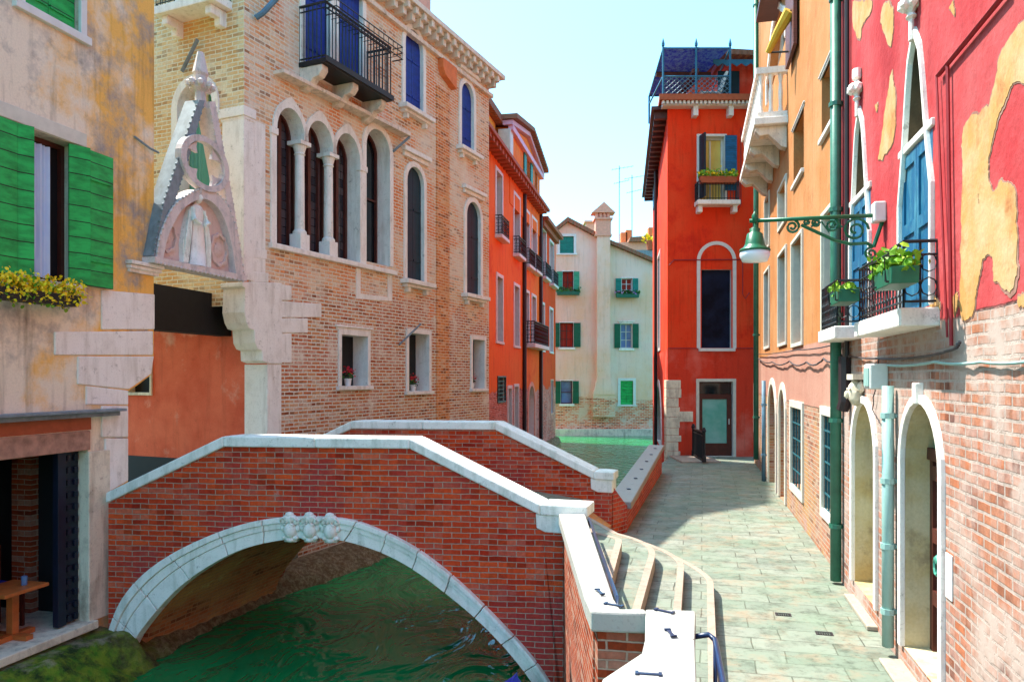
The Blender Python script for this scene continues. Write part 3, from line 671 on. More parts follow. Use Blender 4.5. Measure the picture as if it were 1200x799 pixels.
for sx in (-1, 1):
    P = [(bx+sx*k*.10, bz+k*1.44), (bx+sx*k*.26, bz+k*1.34), (bx+sx*k*.40, bz+k*.95), (bx+sx*k*.52, bz+k*.45), (bx+sx*k*.50, bz+k*.02), (bx+sx*k*.36, bz+k*.02), (bx+sx*k*.30, bz+k*.6), (bx+sx*k*.2, bz+k*1.05)]
    prism(bm, P, -.02-k*.12, .0)
    for j in range(4): tube(bm, [(bx+sx*k*(.22+.03*j), -.03-k*.12, bz+k*1.25), (bx+sx*k*(.30+.05*j), -.03-k*.13, bz+k*.6), (bx+sx*k*(.36+.045*j), -.02-k*.11, bz+k*.03)], k*.022, 5)
    tube(bm, [(bx+sx*k*.2, -.04-k*.1, bz+k*1.33), (bx+sx*k*.27, -.05-k*.18, bz+k*1.05), (bx+sx*k*.08, -.06-k*.2, bz+k*.98)], [k*.07, k*.06, k*.045], 8)
gobj('mantle', bm, 'coping', smooth=False)
bm = NB(); lathe(bm, [(.0, 0), (k*.10, 0), (k*.13, k*.1), (k*.09, k*.1), (0, k*.06)], (hx, -.06-k*.05, bz+k*1.70), 10); gobj('crown', bm, 'gable_stone')

# black beam that also paints in the shaded void over the alley mouth
a, b = LB.uz(165, 0, .75)[0], 3.6
t = thing('alley_void_beam', 'dark timber beam covering the shaded void over the alley mouth below the carved gable', 'beam', LB.at(1.2, .75, 0))
zt = LB.uz(215, 338, .75)[1]; zl = LB.uz(215, 389, .75)[1]
obj('beam', B(.2, 4.2, .75, 1.05, zl, zt), 'void_black', t, LB.M)


# ------------------------------------------------------------------ brick palazzo
t = thing('palazzo', 'pale brick palazzo with arched stone windows and an iron balcony rising behind the bridge', 'palazzo', PF.M)
q = PF.uz; H = []; uE = q(573, 0)[0]; ZT = 10.8
wn = lambda *a, **k: window(t, PF, H, *a, **k)
# arcade
zs0 = q(320, 285)[1]; zsp = 6.86
e_ = [(q(a, 0)[0], q(b, 0)[0]) for a, b in ((323, 356), (358.5, 389.5), (392, 421))]
P = [(e_[0][0], zs0), (e_[2][1], zs0)]; arcs = []
for a, b in e_[::-1]:
    c, rr = (a+b)/2, (b-a)/2; arc = [(c+rr*math.cos(math.pi*i/14), zsp+rr*1.25*math.sin(math.pi*i/14)) for i in range(15)]
    P += arc; arcs.append((c, rr))
H.append((P, .36))
Wd = obj('window', B(e_[0][0]-.05, e_[2][1]+.05, .36, .38, zs0-.02, 7.5), 'leaded', t, PF.M)
for i, (c, rr) in enumerate(arcs):
    b2 = NB(); o1 = lambda k: [(c+(rr+k)*math.cos(math.pi*i/14), zsp+(rr*1.25+k*(1.2+.9*math.exp(-((i-7)/1.4)**2)*(k > .05)))*math.sin(math.pi*i/14)) for i in range(15)]
    strip(b2, o1(-.004), o1(.095), -.035, .05); obj('archivolt', b2, 'istria', Wd, PF.M)
    b2 = NB(); w_ = rr*2; strip(b2, outl(c-rr+.01, c+rr-.01, zs0, zsp+rr*1.2, 'round'), outl(c-rr+.07, c+rr-.07, zs0+.06, zsp+rr*1.1, 'round'), .29, .35, True)
    box(b2, c+.02, c+.10, .285, .345, zs0+.06, zsp+rr); obj('sash', b2, 'dark_wood', Wd, PF.M)
def column(u, z0, z1, r=.085, v=.12):
    b2 = NB(); h = z1-z0; box(b2, u-.13, u+.13, v-.13, v+.13, z0, z0+.30); lathe(b2, [(.0, .3), (r*1.5, .3), (r*1.5, .35), (r*1.1, .39), (r*1.08, .42), (r, h-.26), (r*1.25, h-.24), (r*1.05, h-.21), (r*1.5, h-.08), (0, h-.08)], (u, v, z0), 14)
    box(b2, u-.15, u+.15, v-.15, v+.17, z1-.08, z1-.004); return obj('column', b2, 'istria', Wd, PF.M, bev=.006)
for a, b in ((0, 1), (1, 2)): column((e_[a][1]+e_[b][0])/2, zs0, zsp)
b2 = NB()
for ua, ub in ((e_[0][0]-.14, e_[0][0]+.004), (e_[2][1]-.004, q(428, 0)[0]+.004)):
    b2 = NB(); box(b2, ua, ub, -.03, .05, zs0, zsp-.12); box(b2, ua-.02, ub+.02, -.05, .06, zsp-.121, zsp); obj('pilaster', b2, 'istria', Wd, PF.M, bev=.008)
wn(428, 456, 152, 309, 'round', .36, 'dark_glass', .13, frame='dark_wood', mull=(0, 1))
obj('sill', B(e_[0][0]-.18, q(462, 0)[0], -.09, .04, zs0-.10, zs0-.003), 'istria', Wd, PF.M, bev=.01)
b2 = NB(); strip(b2, px(PF, [(417, 314), (417, 350), (459, 353), (459, 322)]), px(PF, [(422, 315), (422, 344), (454, 348), (454, 321)]), -.015, .03); obj('stone_panel', b2, 'istria', t, PF.M)
# other openings
wn(474, 495, 36, 131, 'round', .2, sur=.12, shut='closed', shmat='blue_shutter', sill=(.22, .1, .25), lintel=(.12, .2, .12))
wn(540, 554.5, 98, 177, 'round', .2, sur=.13, shut='closed', shmat='blue_shutter', sill=(.2, .1, .25), lintel=(.12, .2, .12))
wn(476, 496, 196, 330, 'round', .2, sur=.12, shut='closed', shmat='navy_shutter', sill=(.22, .1, .25), lintel=(.12, .2, .14))
wn(546, 562.5, 237, 346, 'round', .2, sur=.13, shut='closed', shmat='navy_shutter', sill=(.2, .1, .25), lintel=(.12, .2, .14))
G1 = wn(399, 430, 393, 452, 'rect', .35, 'interior', .09, sill=(.08, .08), lintel=(.05, .1, .09))[1]
G2 = wn(478, 502, 391, 458, 'rect', .35, 'interior', .10, sill=(.08, .08))[1]
G3 = wn(553, 567, 398, 455, 'rect', .3, 'interior', .10, sill=(.08, .08))[1]
D1 = wn(0, 0, 0, 0, 'rect', .2, uzr=(q(356, 0)[0], q(386, 0)[0], 8.27, 10.4), shut='closed', shmat='blue_shutter', sur=.12)
D2 = wn(0, 0, 0, 0, 'rect', .2, uzr=(q(396, 0)[0], q(424, 0)[0], 8.27, 10.4), shut='closed', shmat='blue_shutter', sur=.12)
ol = [(.55, -1.8), (uE, -1.8), (uE, ZT), (0, ZT), (0, 4.1), (.55, 2.9)]
wall(t, PF, ol, H, 'palazzo_brick', depth=None, reveal='istria')
# return walls
HR = []; qr = PR.uz
wr, rr_ = window(t, PR, HR, 209, 250, 97, 270, 'round', .3, 'green_glass', .14, frame='cream_frame', mull=(1, 1))
uu0, uu1, uz0, uz1 = rr_
bm = NB(); A = [(uu0+.05+(uu1-uu0-.1)*i/36, .2+.02*math.sin(i*1.4)) for i in range(37)]; vprism(bm, A+[(x, y+.006) for x, y in A[::-1]], uz0, uz1-.35)
c = obj('curtain', bm, 'green_curtain', None, PR.M); tag(c, 'green curtain hanging in the arched window behind the carved gable', 'curtain')
dr = window(t, PR, HR, 0, 0, 0, 0, 'rect', .2, 'dark_glass', .12, uzr=(qr(212, 0)[0], qr(262, 0)[0], qr(236, 10)[1]+.0, 10.6), frame='cream_frame')
zbal = qr(236, 12)[1]
bt = obj('balcony', B(qr(202, 0)[0], qr(272, 0)[0], -.42, .03, zbal-.14, zbal), 'istria', t, PR.M, bev=.012)
for X in (208, 258):
    b2 = NB(); u = qr(X, 0)[0]; prism(b2, [(u, zbal-.14), (u+.14, zbal-.14), (u+.14, zbal-.42), (u, zbal-.42)], -.14, .02); box(b2, u, u+.14, -.34, -.136, zbal-.3, zbal-.141); obj('bracket', b2, 'istria', bt, PR.M, bev=.02)
ua, ub = qr(204, 0)[0], qr(270, 0)[0]; obj('railing', railbm([(ua, 0), (ua, -.38), (ub, -.38), (ub, 0)], zbal, zbal+.95), 'dark_iron', bt, PR.M)
wall(t, PR, [(-9, 3.7), (0, 3.7), (0, ZT), (-9, ZT)], HR, 'yellow_brick', reveal='istria')
HL = []; ql = PL.uz
window(t, PL, HL, 148, 177, 415, 460, 'rect', .2, 'interior', .05, smat='old_stone')
wall(t, PL, [(-9, .3), (-.0, .3), (-.0, 4.05), (-9, 4.05)], HL, 'passage_plaster', reveal='old_stone')
obj('dado', B(-9, -.42, -.012, .02, .3, ql(215, 537)[1]), 'interior', t, PL.M)
wall(t, PL, [(-9, -1.8), (0, -1.8), (0, .32), (-9, .32)], [], 'palazzo_brick', name='foundation')
# core, far end, roof
A_, B_ = Vector((0, 0)), Vector((uE, 0))
bm = NB(); vprism(bm, [(.9, .45), (uE, .45), (uE, 9), (.9, 9)], -1.8, ZT); box(bm, .46, .9, .45, 9, 4.06, ZT); obj('core', bm, 'interior', t, PF.M)
wg = [PF.M.inverted() @ Vector((x, y, 0)) for x, y in ((-10.1, 20.1), (-7.55, 22), (-5.3, 28.8), (-9, 32), (-14, 24))]
bm = NB(); vprism(bm, [(p.x, p.y) for p in wg], 0, 25); obj('added_shadow_block', bm, 'palazzo_brick', t, PF.M)  # unseen block, added only to cast the shadow band on the far quay
fe = Fr((PF.M @ Vector((uE, 0, 0))).xy, PF.n); wall(t, fe, [(0, -1.8), (9, -1.8), (9, ZT), (0, ZT)], [], 'palazzo_brick')
obj('roof', prism(NB(), [(-.3, ZT+.142), (uE+.25, ZT+.142), (uE-3, ZT+.7), (3, ZT+.7)], .5, 9), 'tiles', t, PF.M)
bm = NB(); box(bm, -.2, uE+.15, -.26, .05, ZT-.10, ZT+.0); box(bm, -.35, uE+.28, -.38, .3, ZT+.001, ZT+.12); box(bm, -.12, uE+.1, -.10, .04, ZT-.52, ZT-.42)
n = int((uE+.4)/.36)
for i in range(n): u = -.1+i*.36; prism(bm, [(u, ZT-.101), (u+.14, ZT-.101), (u+.14, ZT-.3), (u, ZT-.3)], -.24, .03); box(bm, u+.01, u+.13, -.34, -.239, ZT-.16, ZT-.0005)
obj('cornice', bm, 'marble', t, PF.M, bev=.01)
bm = NB(); box(bm, -9, .0, -.30, .05, ZT-.10, ZT); box(bm, -9, .2, -.36, .3, ZT+.002, ZT+.119); obj('cornice', bm, 'marble', t, PR.M, bev=.01)
bm = NB(); u0, u1 = q(513, 0)[0], q(527, 0)[0]; box(bm, u0, u1, .55, 1.1, ZT+.15, ZT+2.2); box(bm, u0-.1, u1+.1, .45, 1.2, ZT+2.2, ZT+2.35); obj('chimney', bm, 'pink_stone', t, PF.M)
u0, u1 = q(513, 0)[0], q(529, 0)[0]; bm = NB(); prism(bm, [(u0, ZT-.53), (u1, ZT-.53), (u1, q(520, 100)[1]), (u0+.12, q(520, 92)[1]), (u0, q(520, 85)[1])], -.16, .02); obj('flue', bm, 'orange_flue', t, PF.M, bev=.01)
obj('flue_strip', B(q(511, 0)[0], q(526, 0)[0], -.02, .02, -1.2, q(518, 105)[1]), 'flue_brick', t, PF.M)
# corner pilaster and corbel
zc = qr(275, 127)[1]
bm = NB(); box(bm, -.46, .015, -.02, .5, 4.12, zc-.16); 
obj('corner_pilaster', bm, 'istria', t, PR.M, bev=.01)
bm = NB(); box(bm, -.035, q(296, 0)[0], -.03, .44, 4.12, zc-.162); obj('corner_pilaster', bm, 'istria', t, PF.M, bev=.01)
bm = NB(); box(bm, -.06, q(296, 0)[0]+.03, -.055, .5, zc-.16, zc); box(bm, -.04, q(296, 0)[0]+.015, -.04, .48, zc-.21, zc-.161); obj('capital', bm, 'istria', t, PF.M, bev=.008)
prof = [(-.06, q(286, 331)[1]), (-.06, q(286, 336)[1]), (.0, q(286, 338)[1]), (-.02, q(287, 366)[1]), (.03, q(288, 378)[1]), (.10, q(290, 385)[1]), (.21, q(298, 387)[1]), (.23, q(299, 402)[1]), (.30, q(302, 409)[1]), (.40, q(306, 411)[1]), (.41, q(306, 423)[1]), (.56, q(313, 426)[1]), (.9, q(325, 426)[1]), (.9, q(325, 331)[1])]
bm = NB(); prism(bm, prof, -.03, .46); obj('corbel', bm, 'istria', t, PF.M, bev=.012)
bm = NB()
for L in ([(325, 333), (341, 335), (341, 352), (325, 352)], [(325, 353), (376, 356), (376, 372), (325, 372)], [(325, 373), (360, 373), (360, 390), (325, 390)], [(325, 391), (341, 391), (341, 425), (325, 425)], [(293, 290), (312, 293), (312, 304), (293, 302)], [(293, 305), (300, 306), (300, 318), (293, 317)], [(293, 318.5), (314, 320), (314, 331), (293, 331)]):
    prism(bm, px(PF, L), -.02, .03)
obj('quoin', bm, 'istria', t, PF.M, bev=.012)
bm = NB(); box(bm, .54, q(329, 0)[0], -.02, .5, -.2, q(320, 427)[1]); obj('corner_pier', bm, 'istria', t, PF.M, bev=.012)
obj('string_course', prism(NB(), px(PF, [(320, 83), (471, 157), (471, 161.5), (320, 87.5)]), -.24, .02), 'marble', t, PF.M, bev=.008)
# iron balcony
ua, ub = q(350, 0)[0], q(431, 0)[0]; zb = 8.16
bt = obj('balcony', B(ua, ub, -.6, .02, zb, zb+.09), 'dark_iron', t, PF.M, bev=.01); obj('slab_edge', B(ua-.02, ub+.02, -.63, -.601, zb+.02, zb+.12), 'dark_iron', bt, PF.M)
for X in (355, 392, 426):
    u = q(X, 0)[0]; b2 = NB(); prism_pts = [(0, zb-.002), (-.5, zb-.002), (-.5, zb-.10), (-.42, zb-.2), (-.3, zb-.22), (-.22, zb-.32), (-.12, zb-.40), (0, zb-.42)]
    a_ = [b2.verts.new((u-.09, y, z)) for y, z in prism_pts]; c_ = [b2.verts.new((u+.09, y, z)) for y, z in prism_pts]
    face(b2, a_); face(b2, c_[::-1])
    for i in range(8): face(b2, [a_[i], a_[(i+1) % 8], c_[(i+1) % 8], c_[i]])
    obj('bracket', b2, 'marble', bt, PF.M, bev=.01)
obj('railing', railbm([(ua+.03, 0), (ua+.03, -.58), (ub-.03, -.58), (ub-.03, 0)], zb+.09, zb+1.1, .10, .014, top=.028), 'dark_iron', bt, PF.M)
b2 = NB()
for zz in (.85, .98, 1.1): tube(b2, [(ua+.03, -.58, zb+zz), (ua+.03, -.82, zb+zz), (ub+.05, -.82, zb+zz), (ub+.05, -.58, zb+zz)], .012, 5)
for i in range(14): u = ua+.03+(ub-ua)*i/13; tube(b2, [(u, -.58, zb+.85), (u, -.82, zb+.85), (u, -.82, zb+1.1)], .008, 4)
obj('flower_rack', b2, 'dark_iron', bt, PF.M)
bm = NB(); tube(bm, [PR.M.inverted() @ (PR.M @ Vector(p)) for p in ((qr(216, 0)[0], -.05, qr(216, 85)[1]), (qr(238, 0)[0], -.12, qr(238, 50)[1]))], .035, 6); obj('tie_bar', bm, 'lead', t, PR.M)
bm = NB(); u, z = q(297, 22); tube(bm, [(u, -.05, z), (u+.05, -.15, z+.08), (u+.3, -.35, z+.5), (u+.32, -.35, z+.9)], .05, 8); obj('flagpole_socket', bm, 'blue_gray', t, PF.M)
bm = NB(); a_, b_ = q(466, 404), q(482, 380); tube(bm, [(a_[0], -.04, a_[1]), (b_[0], -.25, b_[1])], .022, 6); obj('pole_holder', bm, 'lead', t, PF.M)
bm = NB(); a_, b_ = q(459, 178), q(471, 162); tube(bm, [(a_[0], -.04, a_[1]), (b_[0], -.2, b_[1])], .03, 6); obj('pole_holder', bm, 'lead', t, PF.M)
for nm, g, dx in (('the palazzo sill nearest the carved gable', G1, .10), ('the middle ground floor palazzo sill', G2, .12), ('the palazzo sill farthest from the carved gable', G3, .1)):
    u0, u1, z0, z1 = g; fp = thing('flower_pot', 'red geranium in white pot on '+nm, 'flower pot', PF.at(u0+(u1-u0)*(.42 if g is not G3 else .25), .10, z0), 'geranium pots in the palazzo windows')
    obj('pot', lathe(NB(), [(0, 0), (.055, 0), (.075, .13), (.08, .13), (.08, .15), (0, .15)], n=12), 'white_pot', fp)
    obj('foliage', leaves(NB(), 50, lambda: (random.gauss(0, .07), random.gauss(0, .05), .2+random.gauss(0, .05)), .05), 'leaf_dark', fp)
    obj('blossom', leaves(NB(), 55, lambda: (random.gauss(0, .075), random.gauss(-.02, .05), .30+random.gauss(0, .04)), .045), 'bloom_red', fp)
# ------------------------------------------------------------------ tangerine house beyond the palazzo
t = thing('canal_house', 'bright orange canal house with iron window balconies and a pedimented attic', 'house', OB.M)
q = OB.uz; H = []; uE = q(651, 0)[0]; ZT = 10.55; uM = q(632, 0)[0]
wn = lambda *a, **k: window(t, OB, H, *a, **k)
B1 = []
for a in ((581, 588, 203, 278), (602, 608.5, 231, 300), (614.5, 620, 249, 312), (623, 628.5, 258, 318), (634.5, 639.5, 270, 326), (644, 648.5, 285, 334)):
    B1.append(wn(*a, depth=.25, pane='interior', sur=.13, smat='white_paint'))
for a in ((582, 588.5, 325, 400), (602.5, 608, 336, 405), (615, 619.5, 343, 404), (623, 627.5, 348, 406), (634.5, 637.5, 357, 410), (644, 647.5, 363, 412)):
    wn(*a, depth=.22, pane='dark_glass', sur=.13, smat='white_paint', sill=(.06, .1) if a[0] not in (615, 623) else None)
wn(595, 599, 455, 520, depth=.2, pane='dark_green_shutter', sur=.12, smat='white_paint'); wn(602.5, 607, 453, 520, depth=.2, pane='dark_green_shutter', sur=.12, smat='white_paint')
wn(619, 626, 452, 512, 'round', .35, 'cream_curtain', .2, smat='pink_stone'); wn(645, 648, 446, 484, depth=.2, pane='interior', sur=.08, smat='pink_stone')
wn(583, 592, 442, 470, depth=.12, pane='interior', bars=(4, 6, 'dark_iron'), sur=.05, smat='dark_iron')
uS = uM+.12; wall(t, OB, [(-4, -1.8), (uS, -1.8), (uS, ZT), (-4, ZT)], [h for h in H if h[0][0][0] < uS], 'tangerine_wall', depth=9, reveal='white_paint')
wall(t, OB, [(uS+.002, -1.8), (uE, -1.8), (uE, ZT-.16), (uS+.002, ZT-.16)], [h for h in H if h[0][0][0] >= uS], 'vermilion_bounce_wall', depth=9, reveal='white_paint')
for W_, (u0, u1, z0, z1) in B1[:6]:
    sl_ = obj('balcony', B(u0-.16, u1+.16, -.28, .02, z0-.14, z0-.0), 'white_paint', W_, OB.M, bev=.02)
    obj('railing', railbm([(u0-.12, 0), (u0-.12, -.25), (u1+.12, -.25), (u1+.12, 0)], z0, z0+.68, .16, .013, True, .02), 'dark_iron', W_, OB.M)
u0, u1, z0 = q(615, 0)[0], q(631, 0)[0], q(622, 404)[1]
bt = obj('balcony', B(u0-.2, u1+.2, -.5, .02, z0-.18, z0), 'white_paint', t, OB.M, bev=.02); obj('railing', railbm([(u0-.15, 0), (u0-.15, -.46), (u1+.15, -.46), (u1+.15, 0)], z0, z0+.95, .16, .018, True, .028), 'dark_iron', bt, OB.M)
bm = NB(); box(bm, -4, uM+.2, -.5, .1, ZT, ZT+.14)
for i in range(int((uM+4)/.5)): box(bm, -3.9+i*.5, -3.65+i*.5, -.42, .05, ZT-.18, ZT-.002)
obj('cornice', bm, 'terracotta', t, OB.M, bev=.01)
bm = NB(); box(bm, uM+.3, uE+.3, -.4, .1, ZT-.35, ZT-.15); box(bm, uM+.3, uE+.15, -.2, .1, ZT-.6, ZT-.352); obj('cornice', bm, 'terracotta', t, OB.M, bev=.01)
obj('roof', prism(NB(), [(-4, ZT+.142), (uM+.1, ZT+.142), (uM-1, ZT+1.2), (-4, ZT+1.2)], .5, 9), 'tiles', t, OB.M)
# attic with pediment
a0, a1 = q(597, 0)[0], q(632, 0)[0]; zt = q(597, 158)[1]; za = ZT+.3
HA = []; za1 = q(620, 196)[1]
window(t, OB, HA, 615, 620, 176, 222, depth=.2, pane='dark_glass', shut='open', shmat='teal_shutter', sur=.08, smat='pink_stone'); window(t, OB, HA, 625.5, 629, 186, 226, depth=.2, pane='dark_glass', shut='closed', shmat='teal_shutter', sur=.08, smat='pink_stone')
pk = q(614, 0)[0]
zl, zp, zr = q(599, 150)[1], q(613, 144)[1], q(632, 190)[1]
apex = (q(622, 0)[0], max(zl, zr)+1.2)
bm = NB(); wall(t, OB, [(a0, ZT-1.2), (a1, ZT-1.2), (a1, 12.35), (a0, 12.35)], HA, 'tangerine_wall', depth=7, v0=-.03, name='attic_wall'); bm.free()
mid = (a0+a1)/2
bm = NB(); prism(bm, [(a0, 12.37), (a1, 12.37), (mid, 13.0)], -.04, 7); obj('pediment', bm, 'tangerine_wall', t, OB.M)
bm = NB(); strip(bm, [(a0-.35, 12.33), (mid, 13.08), (a1+.35, 12.33)], [(a0-.35, 12.52), (mid, 13.27), (a1+.35, 12.52)], -.2, .2); box(bm, a0-.25, a1+.25, -.2, .0, 12.15, 12.37); obj('pediment_moulding', bm, 'lilac_paint', t, OB.M, bev=.01)
bm = NB(); strip(bm, [(a0-.45, 12.53), (mid, 13.28), (a1+.45, 12.53)], [(a0-.45, 12.72), (mid, 13.45), (a1+.45, 12.72)], -.4, 7); obj('roof', bm, 'tiles', t, OB.M)
bm = NB(); box(bm, a0-.3, a0+.3, -.10, .4, ZT+.2, 12.2); obj('buttress', bm, 'cream_frame', t, OB.M, bev=.03)
obj('attic_wall', B(-3, a0-.3, .5, 7, ZT+.15, 12.4), 'ochre_attic', t, OB.M); obj('roof', prism(NB(), [(-3.3, 12.4), (a0-.0, 12.4), (a0-.0, 12.7), (-3.3, 12.6)], .2, 7.3), 'tiles', t, OB.M)
bm = NB(); u = q(635, 0)[0]; box(bm, u, u+1.2, 1, 2, ZT-.2, ZT+1.6); box(bm, u-.1, u+1.3, .9, 2.1, ZT+1.6, ZT+1.75); obj('chimney', bm, 'orange_flue', t, OB.M)
for X in (612.5, 632):
    u = q(X, 0)[0]; bm = NB(); tube(bm, [(u, -.09, -.9), (u, -.09, ZT-.02)], .085, 8); obj('drainpipe', bm, 'pipe_brown', t, OB.M)

# ------------------------------------------------------------------ cream house closing the canal
t = thing('canal_house', 'cream plaster house with green shutters and a tall chimney breast closing the canal', 'house', WH.M)
q = WH.uz; H = []; wn = lambda *a, **k: window(t, WH, H, *a, **k)
wn(656, 672.5, 277, 297, shut='closed', shmat='teal_shutter', sur=.15, smat='white_paint', sill=(.1, .1))
U2 = wn(659, 672, 318, 343, pane='red_curtain', shut='open', shmat='sea_shutter', frame='dark_wood', mull=(1, 1), sur=.05, sill=(.1, .1))
U3 = wn(728, 741, 326, 346, pane='red_curtain', shut='open', shmat='teal_shutter', frame='white_paint', sur=.05, sill=(.1, .1))
wn(656, 672, 378, 407, pane='red_curtain', shut='open', shmat='dark_green_shutter', frame='dark_wood', sur=.05, sill=(.1, .14)); wn(727, 741, 379, 408, pane='blue_glass', shut='open', shmat='dark_green_shutter', frame='cream_frame', sur=.05, sill=(.1, .14), lintel=(.08, .1, .06))
wn(657, 671, 446, 473, pane='blue_glass', shut='open', shmat='dark_green_shutter', frame='dark_wood', mull=(0, 1), sur=.05, sill=(.1, .14)); wn(727, 742, 446, 474, shut='closed', shmat='green_shutter', sur=.16, smat='white_paint', sill=(.08, .1))
pk = q(665, 261); le, re_ = q(636, 284), q(772, 311)
wall(t, WH, [(le[0], -1.8), (re_[0], -1.8), re_, q(715, 287), pk, le], H, 'cream_wall', depth=10, reveal='cream_frame')
up = lambda p, d: (p[0], p[1]+d)
bm = NB(); strip(bm, [up(le, .02), up(pk, .02), up(q(715, 287), .02), up(re_, .02)], [up(le, .25), up(pk, .3), up(q(715, 287), .25), up(re_, .25)], -.35, 10.3); obj('roof', bm, 'tiles', t, WH.M)
c0, c1 = q(699, 0)[0], q(714, 0)[0]; z0, z1 = q(706, 443)[1], q(706, 276)[1]
cb = NB(); box(cb, c0, c1, -.45, .05, z0, z1); prism(cb, [(c0-.25, q(0, 462)[1]), (c1+.3, q(0, 462)[1]), (c1, z0-.002), (c0, z0-.002)], -.5, .05); box(cb, c0-.25, c1+.3, -.45, .05, q(0, 488)[1], q(0, 462)[1]-.003)
cm = obj('chimney', cb, 'cream_wall', t, WH.M)
bm = NB(); box(bm, c0-.1, c1+.05, -.5, .35, z1, z1+.9); box(bm, c0-.2, c1+.15, -.6, .45, z1+.9, z1+1.0)
for i in range(4): u = c0-.1+i*(c1-c0+.02)/3.4; box(bm, u, u+.13, -.5, .35, z1+1.0, z1+1.3)
box(bm, c0, c1, -.4, .2, z1+1.0, z1+1.3); prism(bm, [(c0-.35, z1+1.3), (c1+.3, z1+1.3), ((c0+c1)/2, z1+1.95)], -.65, .5); box(bm, c0-.15, c1+.1, -.55, .3, z1-.12, z1-.002)
obj('chimney_pot', bm, 'pink_stone', cm, WH.M)
for nm, (u0, u1, z0, z1), bl in (('left', U2[1], None), ('right', U3[1], 'bloom_pink')):
    flowerbox('flower_box', 'green flower box under the cream house window '+nm+' of the chimney', WH.at((u0+u1)/2, -.3, z0-.18), (u1-u0)*2.1, .3, .22, 'planter_green', 'leaf_dark', bl, 110, .14, .05, .25, nb=20, group='flower boxes on the cream house')
bm = NB()
# ------------------------------------------------------------------ roofs beyond
BK = Fr((9, 60), (1, 0)); q = BK.uz
t = thing('distant_house', 'pinkish house with roof terrace seen over the cream house roof', 'house', BK.M)
a, b = q(722, 0)[0], q(775, 0)[0]; zw = q(745, 284)[1]
obj('wall', B(a, b, 0, 6, -1, zw), 'pink_stone', t, BK.M); bm = NB(); prism(bm, [(q(736, 0)[0], zw), (b, zw), (b, zw+.5), (q(738, 0)[0], zw+.35)], -.4, 6); obj('roof', bm, 'tiles', t, BK.M)
for X, Y in ((731, 268), (737, 265), (764, 262)): u, z = q(X, Y); obj('chimney', B(u, u+.5, 1.5, 2.2, zw-.2, z), 'orange_flue', t, BK.M)
a, z = q(694, 252); bm = NB(); box(bm, a-.2, a+.9, 3, 4, 8, z); box(bm, a-.35, a+1.05, 2.8, 4.2, z, z+.15); obj('chimney', bm, 'pink_stone', t, BK.M)
obj('terrace_wall', B(q(738, 0, -3)[0], q(770, 0, -3)[0], -3, -2.8, 3, q(750, 293, -3)[1]), 'lead', t, BK.M)
fp = thing('flower_pot', 'yellow flowering plant in a terracotta pot on the far terrace wall', 'flower pot', BK.at(q(763, 0, -2.9)[0], -2.9, q(763, 293, -3)[1]))
obj('pot', lathe(NB(), [(0, 0), (.3, 0), (.42, .7), (0, .7)], n=12), 'terracotta', fp); obj('foliage', leaves(NB(), 60, lambda: (random.gauss(0, .3), random.gauss(0, .3), .9+random.gauss(0, .2)), .3), 'bloom_yellow', fp)
for X, Yt, lab in ((727, 192, 'tall thin television aerial with two arms above the cream house roof'), (742, 203, 'shorter television aerial right of the tall aerial above the roofs')):
    u, z = q(X, Yt); zb_ = zw+.2 if X > 736 else q(X, 300)[1]
    an = thing('aerial', lab, 'aerial', BK.at(u, .6, zb_), 'television aerials on the far roofs')
    obj('mast', tube(NB(), [(0, 0, -.6), (0, 0, z-zb_)], .035, 6), 'lead', an)
    for zz, L in ((z-zb_-.2, 1.4), (z-zb_-1.3, 1.0)):
        bm = NB(); tube(bm, [(-L*.4, 0, zz-.1), (L*.8, 0, zz+.18)], .02, 5)
        for i in range(6): x = -L*.4+i*L*.22; tube(bm, [(x, -.25, zz-.1+.05*i), (x, .25, zz-.1+.05*i)], .012, 4)
        obj('antenna_arm', bm, 'lead', an)

# ------------------------------------------------------------------ scarlet house at the end of the quay
t = thing('quay_house', 'bright red corner house with roof terrace and glazed dark door closing the quay', 'house', RH.M)
q = RH.uz; H = []; wn = lambda *a, **k: window(t, RH, H, *a, **k); uR = q(896, 0)[0]; ZT = q(0, 128)[1]
w1, r1 = wn(819, 849, 160, 237, depth=.25, pane='gold_curtain', frame='white_paint', mull=(1, 1), sur=.07, smat='white_paint')
u0, u1, z0, z1 = r1
b2 = NB(); box(b2, u1+.0, u1+.36, -.12, -.07, z0+.35, z1+.0); obj('shutter', b2, 'azure_shutter', w1, RH.M); b2 = NB(); vprism(b2, [(u0+.0, -.04), (u0+.05, -.04), (u0+.12, -.42), (u0+.07, -.42)], z0+.1, z1); obj('shutter', b2, 'navy_shutter', w1, RH.M)
bt = obj('balcony', B(u0-.15, u1+.38, -.45, .02, z0-.16, z0-.02), 'istria', t, RH.M, bev=.02); [obj('bracket', B(X, X+.14, -.32, .02, z0-.38, z0-.162), 'istria', bt, RH.M, bev=.02) for X in (u0-.1, u1+.18)]
obj('railing', railbm([(u0-.12, 0), (u0-.12, -.42), (u1+.34, -.42), (u1+.34, 0)], z0-.02, z0+.55, .09, .01), 'dark_iron', bt, RH.M)
flowerbox('flower_box', 'window box of yellow green plants on the red house balcony', RH.at((u0+u1)/2+.1, -.36, z0+.5), u1-u0+.35, .24, .2, 'terracotta', 'leaf_lime', 'bloom_yellow', 260, .09, .02, .22, nb=70)
w2, r2 = wn(822, 857, 316, 408, depth=.16, pane='black_door'); u0, u1, z0, z1 = r2
b2 = NB(); A = grow(u0-.04, u1+.04, z0, q(0, 287)[1], 'round', 0, 20)[1:]; A = A+[(u0-.04, z0)]; Bb = grow(u0-.04, u1+.04, z0, q(0, 287)[1], 'round', .11, 20)[1:]; Bb = Bb+[(u0-.15, z0)]
